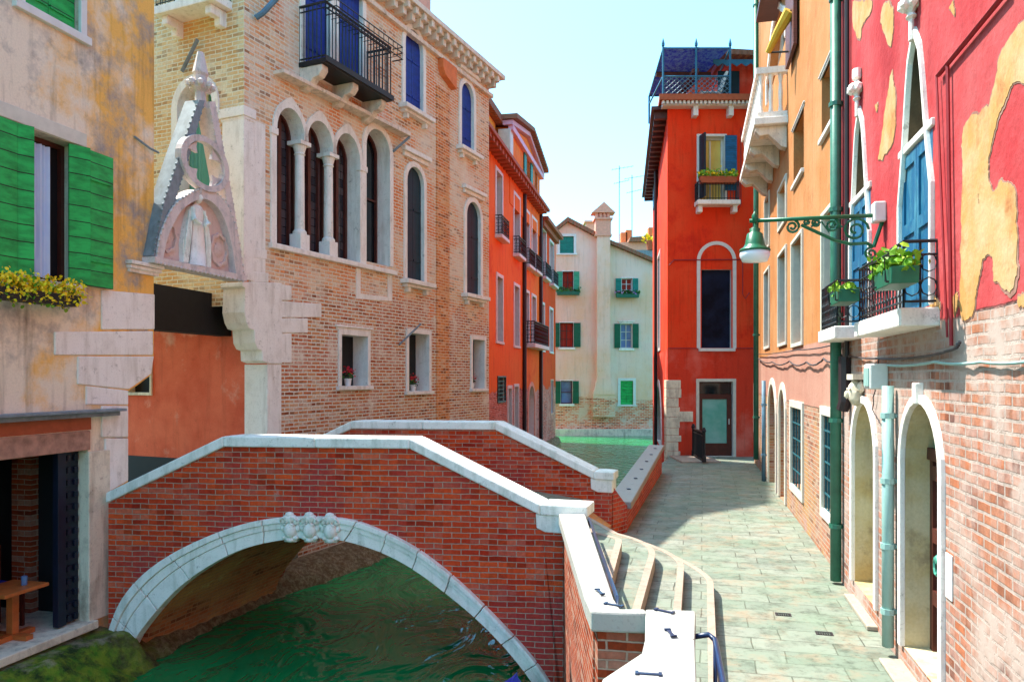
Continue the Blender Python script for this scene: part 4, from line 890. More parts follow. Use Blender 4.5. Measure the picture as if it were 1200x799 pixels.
strip(b2, A, Bb, -.035, .02); obj('surround', b2, 'white_paint', w2, RH.M); obj('sill', B(u0-.1, u1+.1, -.12, .05, z0-.1, z0-.003), 'white_paint', w2, RH.M, bev=.01)
w3, r3 = wn(819, 859, 447, 534.5, depth=.2, pane='dark_wood', sur=.09, smat='cream_frame', name='door'); u0, u1, z0, z1 = r3
b2 = NB(); box(b2, u0+.14, u1-.16, .15, .19, z0+.4, z1-.55); obj('door_glass', b2, 'green_glass', w3, RH.M); b2 = NB(); strip(b2, outl(u0+.01, u1-.01, z0+.01, z1-.5), outl(u0+.14, u1-.16, z0+.4, z1-.56), .12, .199, True); box(b2, u0+.01, u1-.01, .13, .19, z1-.5, z1-.4); obj('door_frame', b2, 'dark_wood', w3, RH.M)
obj('transom', B(u0+.05, u1-.05, .17, .19, z1-.39, z1-.05), 'dark_glass', w3, RH.M); obj('handle', tube(NB(), [(u1-.1, .09, z0+1.0), (u1-.1, .09, z0+1.18)], .015, 6), 'white_paint', w3, RH.M)
wall(t, RH, [(0, -1.8), (uR, -1.8), (uR, ZT), (0, ZT)], H, 'scarlet_wall', reveal='white_paint')
obj('plinth', B(q(812, 0)[0], q(817, 0)[0], -.03, .02, 0, q(0, 531)[1]+.05), 'istria', t, RH.M)
bm = NB(); random.seed(3); zc = -.3
a, b = q(781.5, 0)[0], q(797, 0)[0]
while zc < q(0, 453)[1]-.05: h = random.uniform(.2, .34); box(bm, a-.03, b+random.uniform(-.07, .05), -.03, .3, zc, zc+h-.008); zc += h
box(bm, b-.1, q(812, 0)[0], -.028, .05, q(0, 494)[1], q(0, 482)[1]); obj('quoin', bm, 'old_stone', t, RH.M, bev=.015)
H2 = []; qs = RS.uz
for a in ((771.5, 774, 300, 408), ): window(t, RS, H2, *a, depth=.15, pane='interior', sur=.12, smat='white_paint')
window(t, RS, H2, 768.5, 770.3, 165, 238, depth=.15, pane='dark_glass', shut='open', shmat='azure_shutter', sur=.1, smat='white_paint')
window(t, RS, H2, 769, 775.5, 452, 520, 'round', .3, 'interior', .25)
wall(t, RS, [(-12, -1.8), (0, -1.8), (0, ZT), (-12, ZT)], H2, 'scarlet_wall', reveal='white_paint')
ci = RH.M @ Vector((0, 0, 0))
bm = NB(); vprism(bm, [(.45, .5), (uR-.1, .5), (uR-.1, 11.5), (2.1, 11.5)], -1.8, ZT); obj('core', bm, 'interior', t, RH.M)
bm = NB(); vprism(bm, [(-.35, -.5), (uR, -.5), (uR, 12), (1.4, 12)], ZT+.12, ZT+.3)
obj('roof', bm, 'terracotta', t, RH.M); bm = NB(); box(bm, -.2, uR, -.32, .02, ZT-.0, ZT+.119)
for i in range(26): box(bm, -.25+i*.13, -.18+i*.13, -.44, -.321, ZT+.02, ZT+.118)
for X in (.75, 1.85, 2.65): box(bm, X, X+.15, -.3, .02, ZT-.3, ZT-.001)
obj('cornice', bm, 'white_paint', t, RH.M)
bm = NB()
for i in range(20): box(bm, -11.8+i*.6, -11.6+i*.6, -.4, .02, ZT-.22, ZT+.0)
box(bm, -12, 0, -.5, .02, ZT+.001, ZT+.11); obj('eave', bm, 'dark_wood', t, RS.M)
for z_ in (2.5+(442-408)*24.2/900, ): pass
bm = NB(); tube(bm, [(.05, -.03, q(0, 307)[1]-.1), (.2, -.03, q(0, 305)[1]), (uR, -.03, q(0, 305)[1]+.02)], .02, 5); tube(bm, [(q(870, 0)[0], -.03, q(0, 306)[1]), (q(870, 0)[0], -.03, q(0, 345)[1]), (q(873, 0)[0], -.03, q(0, 350)[1]), (q(878, 0)[0], -.03, q(0, 343)[1])], .015, 5)
obj('cable', bm, 'pipe_red', t, RH.M); obj('cable', tube(NB(), [(.02, -.02, q(0, 408)[1]), (uR, -.02, q(0, 408)[1])], .014, 5), 'pipe_red', t, RH.M)
bm = NB(); tube(bm, [(q(868, 0)[0], -.03, q(0, 150)[1]), (q(868, 0)[0], -.03, q(0, 240)[1]), (q(864, 0)[0], -.03, q(0, 247)[1])], .014, 5); obj('cable', bm, 'pipe_red', t, RH.M)
# roof terrace
TT = RH.at(0, 0, ZT+.3)
t2 = thing('roof_terrace', 'steel framed roof terrace with lattice rail and blue reed canopy on the red house', 'roof terrace', TT)
x0, x1 = q(776, 0)[0], q(854, 0)[0]; xm = q(814.5, 0)[0]; ht = q(0, 59)[1]-ZT-.3
for X in (x0, xm, x1):
    obj('post', lathe(tube(NB(), [(X, -.15, 0), (X, -.15, ht+.05)], .035, 6), [(0, 0), (.05, .02), (.05, .1), (.01, .25), (0, .25)], (X, -.15, ht+.05), 8), 'azure_frame', t2)
    obj('post', tube(NB(), [(X, 2.3, 0), (X, 2.3, ht-.6)], .035, 6), 'azure_frame', t2)
hr = q(0, 92)[1]-ZT-.3
bm = NB(); tube(bm, [(x0, -.15, hr), (x1, -.15, hr)], .03, 5); tube(bm, [(x0, -.15, .06), (x1, -.15, .06)], .025, 5); tube(bm, [(x0, -.15, ht), (x1, -.15, ht), (x1, 2.3, ht-.6), (x0, 2.3, ht-.6)], .03, 5, True); tube(bm, [(x0, -.15, hr), (x0, 2.3, hr)], .03, 5); obj('rail', bm, 'azure_frame', t2)
bm = NB(); Hh = hr-.06
for (a, b) in ((x0, xm), (xm, x1)):
    n = 6; s = (b-a)/n
    for i in range(-4, n):
        for sg in (0, 1):
            p, qz = a+i*s, .06; e0, e1 = max(a, p), min(b, p+s*4)
            if e1 <= e0: continue
            za, zb_ = .06+Hh*(e0-p)/(4*s), .06+Hh*(e1-p)/(4*s)
            if sg: e0, e1 = a+b-e0, a+b-e1
            tube(bm, [(e0, -.15, za), (e1, -.15, zb_)], .012, 4)
obj('lattice', bm, 'blue_gray', t2)
bm = NB(); v = [(x0, -.15, ht+.03), (x1, -.15, ht+.03), (x1-.9, 2.3, ht-.55), (x0, 2.3, ht-.55)]
P0 = [bm.verts.new(p) for p in v]; P1 = [bm.verts.new((a, b, c-.03)) for a, b, c in v]; face(bm, P0); face(bm, P1[::-1]); [face(bm, [P0[i], P0[(i+1) % 4], P1[(i+1) % 4], P1[i]]) for i in range(4)]
obj('canopy', bm, 'reed', t2)
bm = NB(); box(bm, x0, x1-.3, 1.0, 1.1, ht-.42, ht-.29); box(bm, xm-.1, xm+.1, -.1, 2.3, ht-.75, ht-.62); obj('canopy_beam', bm, 'dark_wood', t2)
bm = NB(); P = [(x0+.02, 2.25), (x0+.9, 2.25)]; box(bm, x0+.5, x1, 2.31, 2.34, .0, ht-.62); obj('screen', bm, 'navy_cloth', t2)
d = thing('dormer', 'red dormer with tiled roof and scalloped blue awning beside the roof terrace', 'dormer', RH.at(q(862, 0)[0], .8, ZT+.3))
obj('wall', B(0, 2.2, 0, 3, 0, 1.55), 'scarlet_wall', d); obj('door', B(-.35, .35, -.04, -.003, 0, 1.2), 'navy_shutter', d); bm = NB(); prism(bm, [(-.9, 1.6), (2.4, 1.45), (2.4, 1.6), (-.9, 1.78)], -.5, 3); obj('roof', bm, 'tiles', d)
bm = NB(); N = 9; P = [(-.6, 1.42)]+[(-.6+i*.3+.15*(j), 1.42-.22*(1 if j else .55)) for i in range(N) for j in (0, 1)]+[(-.6+N*.3, 1.42)]; prism(bm, P, -.42, -.40); obj('awning', bm, 'azure_frame', d)
c = thing('garden_chair', 'white plastic chair on the roof terrace behind the lattice', 'chair', RH.at(q(840, 0)[0], .5, ZT+.3))
obj('seat', B(-.45, .2, -.22, .22, .32, .37), 'white_paint', c); bm = NB(); prism(bm, [(.15, .35), (.24, .35), (.45, 1.0), (.38, 1.02)], -.22, .22); obj('backrest', bm, 'white_paint', c)
for sx in (-.42, .15):
    for sy in (-.19, .19): obj('leg', B(sx, sx+.05, sy-.02, sy+.02, 0, .32), 'white_paint', c)
# step and iron rail before the red house
st = obj('doorstep', B(4.95, 6.1, 22.4, 24.15, -.02, .05), 'nosing', None, bev=.015); tag(st, 'pale stone landing slab before the red house corner', 'step')
t = thing('iron_railing', 'short black iron railing standing on the landing before the red house', 'railing', Matrix.Translation((5.55, 22.2, .05)))
obj('panel', railbm([(0, 0), (.12, 1.8)], 0, .85, .16, .022, top=.03), 'dark_iron', t); obj('post', lathe(NB(), [(0, 0), (.07, 0), (.06, .15), (.045, .2), (.045, .85), (.07, .9), (.03, 1.0), (0, 1.0)], n=10), 'dark_iron', t); obj('post', lathe(NB(), [(0, 0), (.07, 0), (.06, .15), (.045, .2), (.045, .85), (.07, .9), (.03, 1.0), (0, 1.0)], (.12, 1.8, 0), n=10), 'dark_iron', t)
# ------------------------------------------------------------------ apricot house along the quay
t = thing('quay_house', 'tall apricot plaster house with white stone balcony and barred windows along the quay', 'house', RW.at(-7, 0, 0))
q = RW.uz; H = []; wn = lambda *a, **k: window(t, RW, H, *a, **k)
def liner(W_, r, d, m='cream_frame', e=.02):
    u0, u1, z0, z1 = r; b2 = NB(); box(b2, u0+.002, u0+e, .003, d, z0+.002, z1-.002); obj('jamb', b2, m, W_, RW.M)
for a in ((963, 977, 76, 152), (930, 942, 140, 208)): wn(*a, depth=.26, pane='dark_glass', sill=(.05, .07, .03), smat='white_paint', lintel=(.03, .06, .0))
for a in ((965, 981, 246, 388), (929, 941, 280, 402), (913, 922, 296, 402), (896.5, 902, 318, 406), (913, 922, 217, 262), (897, 902, 232, 290)):
    W_, r = wn(*a, depth=.26, pane='dark_glass', sur=.06, smat='cream_frame'); liner(W_, r, .25)
wn(899, 921, 15, 84, 'ogee', .25, 'dark_glass', .1, frame='white_paint', mull=(2, 1))
wn(928, 941, 478, 573, depth=.15, pane='interior', sur=.12, smat='cream_frame', bars=(4, 5, 'grate_teal')); wn(965, 983, 488, 604, depth=.15, pane='interior', sur=.12, smat='cream_frame', bars=(5, 6, 'grate_teal'))
for a in ((901, 910, 450, 578), (914, 921, 456, 586)): W_, r = wn(*a, 'round', .3, 'jamb_stone', .14, smat='cream_frame'); obj('door', B(r[0]+.02, r[1]-.02, .22, .29, r[2], r[3]-.5), 'jamb_stone', W_, RW.M)
wn(884.5, 888, 452, 505, depth=.15, pane='interior', sur=.08, smat='cream_frame', bars=(3, 5, 'grate_teal'))
uL = q(884, 0)[0]
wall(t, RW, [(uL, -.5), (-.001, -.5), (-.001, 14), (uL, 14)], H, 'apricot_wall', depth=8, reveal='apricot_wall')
obj('roof', B(uL-.4, .3, -.6, 8.4, 14, 14.2), 'tiles', t, RW.M)
uF, uN = -9.8, -5.39; z0, z1 = 7.52, 8.5
bt = obj('balcony', B(uF-.05, uN+.08, -.62, .02, z0-.14, z0), 'istria', t, RW.M, bev=.015)
bm = NB(); box(bm, uF, uN, -.55, -.42, z0+.002, z0+.12); box(bm, uF-.03, uN+.03, -.58, -.39, z1-.12, z1); box(bm, uN-.12, uN+.0, -.419, .02, z0+.002, z0+.12); box(bm, uN-.14, uN+.03, -.389, .02, z1-.12, z1)
n = 16
for i in range(n+1): u = uF+.06+(uN-uF-.12)*i/n; lathe(bm, [(.05, z0+.12), (.035, z0+.25), (.045, z0+.5), (.03, z1-.3), (.055, z1-.12)], (u, -.485, 0), 8)
for v in (-.3, -.12): lathe(bm, [(.05, z0+.12), (.035, z0+.25), (.045, z0+.5), (.03, z1-.3), (.055, z1-.12)], (uN-.06, v, 0), 8)
obj('balustrade', bm, 'istria', bt, RW.M)
for i in range(4):
    u = uF+.3+i*(uN-uF-.5)/3; b2 = NB(); L = [(0, z0-.142), (-.58, z0-.142), (-.6, z0-.22), (-.5, z0-.32), (-.34, z0-.3), (-.22, z0-.42), (-.1, z0-.55), (0, z0-.58)]
    a_ = [b2.verts.new((u-.14, y, z)) for y, z in L]; c_ = [b2.verts.new((u+.14, y, z)) for y, z in L]; face(b2, a_); face(b2, c_[::-1]); [face(b2, [a_[k], a_[(k+1) % 8], c_[(k+1) % 8], c_[k]]) for k in range(8)]
    obj('bracket', b2, 'marble', bt, RW.M, bev=.015)
aw = thing('awning', 'rolled yellow awning on a slanting arm above the stone balcony', 'awning', RW.at(q(915, 0)[0], 0, q(915, 40)[1]))
u0, zA = q(900, 62, -.45); u1, zB = q(926, 13, -.12); bm = NB(); tube(bm, [(u0, -.45, zA), ((u0+u1)/2, -.3, (zA+zB)/2), (u1, -.12, zB)], [.05, .08, .11], 8); obj('roll', bm, 'yellow_awning', aw, RW.M)
bm = NB(); tube(bm, [(u0, -.45, zA), (u0, -.02, zA-.02)], .02, 5); obj('bracket', bm, 'dark_iron', aw, RW.M)
obj('bracket', tube(NB(), [(u1, -.12, zB), (u1, -.0, zB)], .02, 5), 'dark_iron', aw, RW.M)
sa = obj('shutter', B(q(927, 0)[0], q(937, 0)[0], -.10, -.04, q(932, 66)[1], q(932, -40)[1]), 'brown_shutter', t, RW.M)
ua, za = q(887, 27, -.4); obj('eave', B(ua, ua+2.2, -.42, .02, za, za+.10), 'dark_wood', t, RW.M)
# ------------------------------------------------------------------ crimson house, right foreground
C = thing('quay_house', 'crimson plaster house over worn pinkish brick with pointed blue windows along the quay', 'house', RW.at(0, 0, 0))
t = C; H = []
def pointed(x0, x1, yt, yb, ytr):
    W_, r = window(t, RW, H, x0, x1, yt, yb, 'ogee', .30, 'shaded_jamb', .04, smat='istria', v0=-.02, rev='shaded_jamb')
    u0, u1, z0, z1 = r; zt = q((x0+x1)/2, ytr)[1]
    obj('transom', B(u0-.04, u1+.04, -.045, .2, zt-.05, zt+.01), 'istria', W_, RW.M, bev=.008)
    b2 = NB(); box(b2, u0+.005, u1-.005, -.005, .05, z0, zt-.052); c = (u0+u1)/2
    d = obj('shutter', b2, 'blue_door', W_, RW.M); b2 = NB()
    for a, b in ((u0+.005, c-.004), (c+.004, u1-.005)):
        for zz in (z0, (z0+zt)/2-.05, zt-.17): box(b2, a, b, -.022, -.0055, zz, zz+.10)
        box(b2, a, a+.06, -.0215, -.0056, z0, zt-.06); box(b2, b-.06, b, -.0215, -.0056, z0, zt-.06)
    obj('panel_frame', b2, 'blue_door', d, RW.M)
    b2 = NB(); n = 5
    for i in range(n): uu = c+.05+(u1-c-.08)*i/(n-1); tube(b2, [(uu, .06, zt+.02), (uu, .06, zt+(z1-zt)*.6)], .014, 5)
    for k in range(3): zz = zt+.15+k*(z1-zt)*.17; tube(b2, [(c, .06, zz), (u1-.01, .06, zz)], .012, 5)
    obj('grille', b2, 'lamp_green', W_, RW.M)
    b2 = NB(); lathe(b2, [(.03, -.09), (.03, .08), (.06, .10), (.035, .13), (.08, .19), (.085, .23), (.04, .28), (.04, .30), (.07, .32), (.07, .42), (0, .42)], (c, -.06, z1+.04), 8, 1, .7)
    for a in range(6): blob(b2, (c+.075*math.cos(a*1.05), -.06+.06*math.sin(a*1.05), z1+.25), .05, (1, 1, 1.2), 1)
    obj('finial', b2, 'istria', W_, RW.M); return W_, r
P2 = pointed(1060, 1097, 38, 362, 160); P1 = pointed(1000.5, 1023, 130, 385, 226)
W_, r = window(t, RW, H, 1003, 1030, 472, 697, 'round', .24, 'niche_plaster', .07, smat='istria', v0=-.02)
u0, u1, z0, z1 = r; obj('step', B(u0-.05, u1+.05, -.12, .2, 0.004, .05), 'floor_stone', W_, RW.M, bev=.01)
b2 = NB(); uk, zk = q(1012, 460); blob(b2, (uk, -.07, zk), .13, (.9, .7, 1.15)); blob(b2, (uk, -.17, zk-.02), .03, (.8, 1, 1.6), 1)
for s in (-1, 1): blob(b2, (uk+s*.05, -.15, zk+.04), .022, (1.3, .7, .7), 1); blob(b2, (uk+s*.12, -.05, zk+.06), .06, (1, .8, 1.2), 1)
box(b2, uk-.16, uk+.16, -.14, .02, zk+.14, zk+.2); obj('mask_keystone', b2, 'old_stone', W_, RW.M)
W_, r = window(t, RW, H, 1062, 1108, 472, 786, 'round', .27, 'dark_wood', .07, smat='istria', v0=-.02, name='doorway'); u0, u1, z0, z1 = r
zs = q(1100, 545)[1]; b2 = NB(); box(b2, u0, u1, .16, .22, zs-.04, zs+.06)
obj('transom', b2, 'dark_wood', W_, RW.M); dr = obj('door', B(u0, u1, .22, .262, .05, zs-.04), 'dark_wood', W_, RW.M); b2 = NB(); n = 3; c = (u0+u1)/2
for a, b in ((u0, c-.004), (c+.004, u1)):
    for k in range(4): z = .1+k*(zs-.25)/3.02; box(b2, a, b, .185, .2195, z-.05, z+.07)
    box(b2, a, a+.08, .1855, .2192, .05, zs-.05); box(b2, b-.08, b, .1855, .2192, .05, zs-.05)
obj('panel_frame', b2, 'dark_wood', dr, RW.M)
b2 = NB()
for i in range(5): uu = u0+(u1-u0)*(i+.5)/5; tube(b2, [(uu, .2, zs+.06), (uu, .2, z1-.03)], .012, 5)
obj('grille', b2, 'lamp_green', W_, RW.M); uh = c; b2 = NB(); lathe(b2, [(0, 0), (.05, .01), (.06, .05), (.03, .09), (0, .1)], (0, 0, 0), 10)
for v in b2.verts: v.co = Vector((uh+v.co.x, .17-v.co.z, 1.05+v.co.y))
tube(b2, [(uh+.06*math.cos(a), .09, 1.0+.07*math.sin(a)) for a in [i*.7 for i in range(9)]], .014, 5, True); obj('knocker', b2, 'pipe_teal', dr, RW.M)
obj('keystone', B(c-.05, c+.05, -.08, .05, z1-.01, z1+.16), 'istria', W_, RW.M, bev=.01); obj('step', B(u0-.1, u1+.2, -.2, .24, .003, .035), 'floor_stone', W_, RW.M, bev=.012)
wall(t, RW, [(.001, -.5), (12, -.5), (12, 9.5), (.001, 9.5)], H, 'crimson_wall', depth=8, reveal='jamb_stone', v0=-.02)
obj('roof', B(0.31, 12.3, -.5, 8.3, 9.5, 9.7), 'tiles', t, RW.M)
# fallen plaster showing ochre coat beneath
def rough(L, amp=.012):
    L = refine(L+[L[0]], 14)[:-1]; o = []
    for u, z in L:
        a = mnoise.fractal(Vector((u*7, z*7, 1.3)), .7, 2.2, 6)*.03; b = mnoise.fractal(Vector((u*7, z*7, 9.1)), .7, 2.2, 6)*.03
        o.append((u+a+random.uniform(-.003, .003), z+b+random.uniform(-.003, .003)))
    return o
c2 = lambda L: [q(1000+x/2, y/2, -.02) for x, y in L]
for L in ([(408, 40), (350, 120), (320, 240), (265, 290), (258, 400), (255, 600), (255, 740), (285, 735), (290, 680), (310, 600), (330, 612), (335, 660), (375, 680), (385, 600), (380, 450), (350, 425), (330, 455), (318, 380), (340, 280), (380, 195), (440, 190), (440, 60)],
          [(72, 5), (88, 12), (95, 40), (90, 110), (75, 80), (65, 50)], [(92, 165), (100, 230), (95, 330), (62, 378), (64, 350), (80, 230)], [(0, 5), (40, 2), (42, 28), (22, 60), (16, 92), (0, 60)], [(296, 455), (300, 455), (301, 475), (295, 474)], [(232, 700), (245, 690), (250, 715), (238, 735)], [(52, 250), (58, 246), (57, 262)], [(225, 20), (236, 5), (238, 40)], [(180, 690), (192, 696), (205, 722), (183, 728)], [(388, 700), (402, 690), (408, 712), (390, 716)]):
    P = rough(c2(L)); ar = sum(a[0]*b_[1]-b_[0]*a[1] for a, b_ in zip(P, P[1:]+P[:1])); Q = []
    for i in range(len(P)):
        a, b_ = Vector(P[i-2]), Vector(P[(i+2) % len(P)]); nn = Vector((b_.y-a.y, a.x-b_.x))*(1 if ar > 0 else -1); nn = nn.normalized() if nn.length > 1e-6 else nn
        w_ = .010+.035*max(0, mnoise.noise(Vector((P[i][0]*5, P[i][1]*5, 4.4))))
        Q.append(tuple(Vector(P[i])+nn*w_))
    bm = NB(); prism(bm, Q, -.0235, -.0); obj('plaster_rim', bm, 'plaster_rim', t, RW.M)
    bm = NB(); prism(bm, P, -.027, -.0); obj('exposed_plaster', bm, 'exposed_plaster', t, RW.M)
for (W_, r), (y0_, y1_), zt, hh in ((P2, (7.27, 5.69), 3.02, .50), (P1, (9.35, 8.33), 3.06, .50)):
    ua, ub = (9.55-y0_)/.974, (9.55-y1_)/.974
    bt = obj('balcony', B(ua-.02, ub+.02, -.29, .0, zt-.14, zt), 'istria', W_, RW.M, bev=.012)
    b2 = railbm([(ua+.04, -.02), (ua+.04, -.25), (ub-.04, -.25), (ub-.04, -.02)], zt, zt+hh, .10, .008, True, .014); obj('railing', b2, 'dark_iron', bt, RW.M)
for (ux, zz), L, lab in ((q(1043, 338, -.38), .62, 'green trough of bright leaves on the nearer pointed window balcony'), (q(985, 357, -.38), .6, 'green trough of bright leaves on the farther pointed window balcony beside the drainpipe')):
    fb = flowerbox('flower_box', lab, RW.at(ux+.08, -.36, zz), L*.85, .18, .12, 'planter_green', 'leaf_lime', None, 200 if L > .61 else 80, .07, .03, .15 if L > .61 else .06, group='flower boxes on the crimson house')
    b2 = NB(); [tube(b2, [(x, -.11, .02), (x, -.12, .2), (x, .13, .2), (x, .13, .02), (x, -.11, .02)], .008, 4) for x in (-L*.3, L*.3)]; tube(b2, [(-L/2, -.12, .2), (L/2, -.12, .2)], .008, 4); obj('hanger', b2, 'dark_iron', fb)
# cables, pipes
bm = NB(); tube(bm, [(*q(1110, 86, -.05)[:1], -.05, q(1110, 86)[1]), (q(1124, 0)[0], -.05, q(1124, 405)[1])], .014, 5); tube(bm, [(q(1106, 0)[0], -.05, q(1106, 88)[1]), (q(1119, 0)[0], -.05, q(1119, 395)[1])], .009, 5); tube(bm, [(q(1108, 0)[0], -.05, q(1108, 88)[1]), (q(1150, 0)[0], -.05, q(1150, 38)[1]), (q(1192, 0)[0], -.05, q(1192, -12)[1])], .018, 5)
obj('conduit', bm, 'pipe_red', t, RW.M)
def cab(L, r=.012, sag=.06):
    b2 = NB(); pts = []
    for (xa, ya), (xb, yb) in zip(L, L[1:]):
        A, Z = q(xa, ya, -.05), q(xb, yb, -.05)
        for i in range(8): s = i/8; pts.append((A[0]+(Z[0]-A[0])*s, -.05+.008*math.sin(i*3), A[1]+(Z[1]-A[1])*s-sag*4*s*(1-s)))
    pts.append((Z[0], -.05, Z[1])); return tube(b2, pts, r, 5)
obj('cable', cab([(995, 417), (1030, 420), (1080, 418), (1120, 408), (1124, 400)], .011, .01), 'cable', t, RW.M); obj('cable', cab([(1040, 428), (1095, 424), (1150, 424), (1220, 421)], .011, .015), 'pipe_aqua', t, RW.M)
obj('cable', cab([(1030, 420), (1022, 480), (1034, 500), (1040, 492)], .006, .0), 'cable', t, RW.M)
tA = [o for o in COL.objects if o.get('label', '').startswith('tall apricot')][0]
obj('cable', cab([(888, 419), (905, 424), (925, 423), (945, 424), (965, 420), (985, 415), (995, 417)], .014, .07), 'cable', tA, RW.M); obj('cable', cab([(888, 415), (935, 410), (985, 402)], .01, .02), 'cable', tA, RW.M)
def pipe(name, label, X, y0_, y1_, r, mat, cat='drainpipe', v=-.1, rings=3, group=None):
    u = q(X, 0, v)[0]; za, zb = q(X, y1_, v)[1], q(X, y0_, v)[1]
    th = thing(name, label, cat, RW.at(u, v, max(za, 0)), group); b0 = max(za, 0)
    obj('pipe', tube(NB(), [(0, 0, 0), (0, 0, zb-b0)], r, 10), mat, th, smooth=True)
    for i in range(rings): z = (zb-b0)*(i+.5)/rings; b2 = NB(); tube(b2, [(0, 0, z), (0, 0, z+.05)], r*1.25, 10); box(b2, -.02, .02, 0, -v, z+.01, z+.04); obj('collar', b2, mat, th)
    return th
d1 = pipe('drainpipe', 'thick green drainpipe running down between the apricot and crimson houses', 979.5, -60, 680, .065, 'pipe_green', rings=6)
u = q(984.5, 0, -.12)[0]; za, zb = q(984.5, 480, -.12)[1], q(984.5, 418, -.12)[1]
d2 = thing('drainpipe', 'thin dark pipe ending in a fat brown elbow beside the green drainpipe', 'drainpipe', RW.at(u+.06, -.08, za)); b2 = NB(); tube(b2, [(-.03, -.02, 0), (0, 0, .1), (0, 0, zb-za)], .07, 8); tube(b2, [(.02, .02, zb-za), (.02, .02, 6)], .028, 8); obj('pipe', b2, 'pipe_brown', d2)
pipe('drainpipe', 'pale aqua pipe standing between the arched niche and the arched doorway', 1040.5, 452, 757, .05, 'pipe_aqua', rings=4, v=-.09)
pipe('drainpipe', 'dark green drainpipe at the far corner of the apricot house', 886, -40, 538, .07, 'pipe_green', rings=6)
pipe('drainpipe', 'pale blue grey pipe beside the far arched door of the apricot house', 895, 446, 570, .05, 'blue_gray', rings=2)
mb = thing('meter_box', 'pale grey meter box on the wall atop the aqua pipe', 'meter box', RW.at(q(1040, 0)[0], -.02, q(1040, 456)[1])); obj('case', B(-.13, .13, -.16, 0, 0, .24), 'white_paint', mb, bev=.015); obj('flap', B(-.10, .10, -.17, -.1605, .03, .2), 'pipe_aqua', mb)
mb = thing('nameplate', 'small white plaque right of the arched doorway', 'plaque', RW.at(q(1117, 0)[0], -.02, q(1117, 702)[1])); obj('plate', B(-.07, .07, -.012, 0, 0, .32), 'white_paint', mb, bev=.004)
# ------------------------------------------------------------------ street lamp on the crimson house
u, z = q(1037, 252, -.02); n_ = 1.18
lp = thing('wall_lamp', 'green iron bracket lamp with scrolls reaching out from the crimson wall over the quay', 'street lamp', RW.at(u, -.02, z))
obj('junction_box', B(-.075, .075, -.11, .0, -.07, .12), 'white_paint', lp, bev=.015)
bm = NB(); tube(bm, [(0, -.1, 0), (0, -n_-.05, 0)], .02, 8); lathe(bm, [(0, -.02), (.03, -.02), (.03, .05), (.012, .08), (0, .1)], (0, -n_, 0), 8); obj('arm', bm, 'lamp_green', lp, smooth=True)
bm = NB()
pts = [(0, -.10, -.30), (0, -.16, -.26), (0, -.3, -.265), (0, -.45, -.22), (0, -.6, -.14), (0, -.75, -.06)]; tube(bm, pts, .017, 6)
def spiral(cy, cz, r0, turns, a0, sg=1, rr=.013):
    P = []
    for i in range(int(turns*14)+1):
        a = a0+sg*i*2*math.pi/14; k = r0*(1-.8*i/(turns*14)); P.append((0, cy+k*math.cos(a), cz+k*math.sin(a)))
    tube(bm, P, rr, 5)
spiral(-.26, -.13, .12, 1.8, 0, 1); spiral(-.47, -.075, .065, 1.6, 1, -1); spiral(-.61, -.045, .042, 1.5, 2, 1); spiral(-.83, -.075, .065, 1.7, 1.2, -1); spiral(-.12, -.36, .06, 1.6, 1.5, 1); spiral(-.70, -.03, .028, 1.4, 0, -1)
tube(bm, [(0, -.38, -.10), (0, -.44, -.02), (0, -.5, -.14), (0, -.56, -.04), (0, -.66, -.08)], .011, 5); tube(bm, [(0, -.02, -.05), (0, -.1, -.3)], .02, 6)
obj('scrollwork', bm, 'lamp_green', lp)
bm = NB(); lathe(bm, [(0, .0), (.018, 0), (.018, -.06), (.05, -.08), (.045, -.11), (.075, -.13), (.095, -.23), (.11, -.26), (.145, -.28), (.15, -.30), (0, -.295)], (0, -n_, 0), 18); obj('hood', bm, 'lamp_green', lp, smooth=True)
bm = NB(); lathe(bm, [(0, -.296), (.14, -.301), (.145, -.34), (.12, -.40), (0, -.41)], (0, -n_, 0), 18); obj('globe', bm, 'lampglass', lp, smooth=True)
# ------------------------------------------------------------------ footbridge
t = thing('footbridge', 'red brick humped footbridge with white stone copings and stone arch over the green canal', 'bridge', BR.at(-2.8, 0, -1.1))
def sk(bm):
    for v in bm.verts: v.co.x += .185*v.co.y
    return bm
bp = lambda L, k=1: [BR.uz(x, y) for x, y in L]
AO = bp([(123, 790), (127, 753), (148, 699), (190, 657), (260, 622), (325, 606), (400, 606), (447, 620), (493, 644), (540, 681), (587, 727), (624, 768), (650, 806), (672, 845)])
AI = bp([(150, 800), (152, 765), (171, 732), (213, 686), (269, 650), (321, 634), (381, 630), (437, 643), (484, 666), (531, 701), (573, 738), (609, 779), (634, 815), (654, 850)])
AO, AI = refine(AO, 5), refine(AI, 5)
LR = lambda f: [(a[0]*(1-f)+b_[0]*f, a[1]*(1-f)+b_[1]*f) for a, b_ in zip(AI, AO)]
TP = bp([(127, 577), (264, 511), (482, 513), (634, 590), (659.5, 592)]); uL, uR_ = TP[0][0], 0.0
def side(y0, y1, dz, nm='parapet'):
    M_ = LR(.45); P = [(uL, -2.2), (M_[0][0], -2.2)]+M_+[(M_[-1][0], -2.2), (max(uR_, M_[-1][0]+.02), -2.2), (uR_+.0, M_[-1][1])] + [(x if i else uR_, z-.13+dz) for i, (x, z) in enumerate(TP[::-1])]
    bm = NB(); prism(bm, P, y0, y1); return obj(nm, sk(bm), 'bridge_brick', t, BR.M)
near = side(0, .3, 0); far = side(3.1, 3.4, .02)
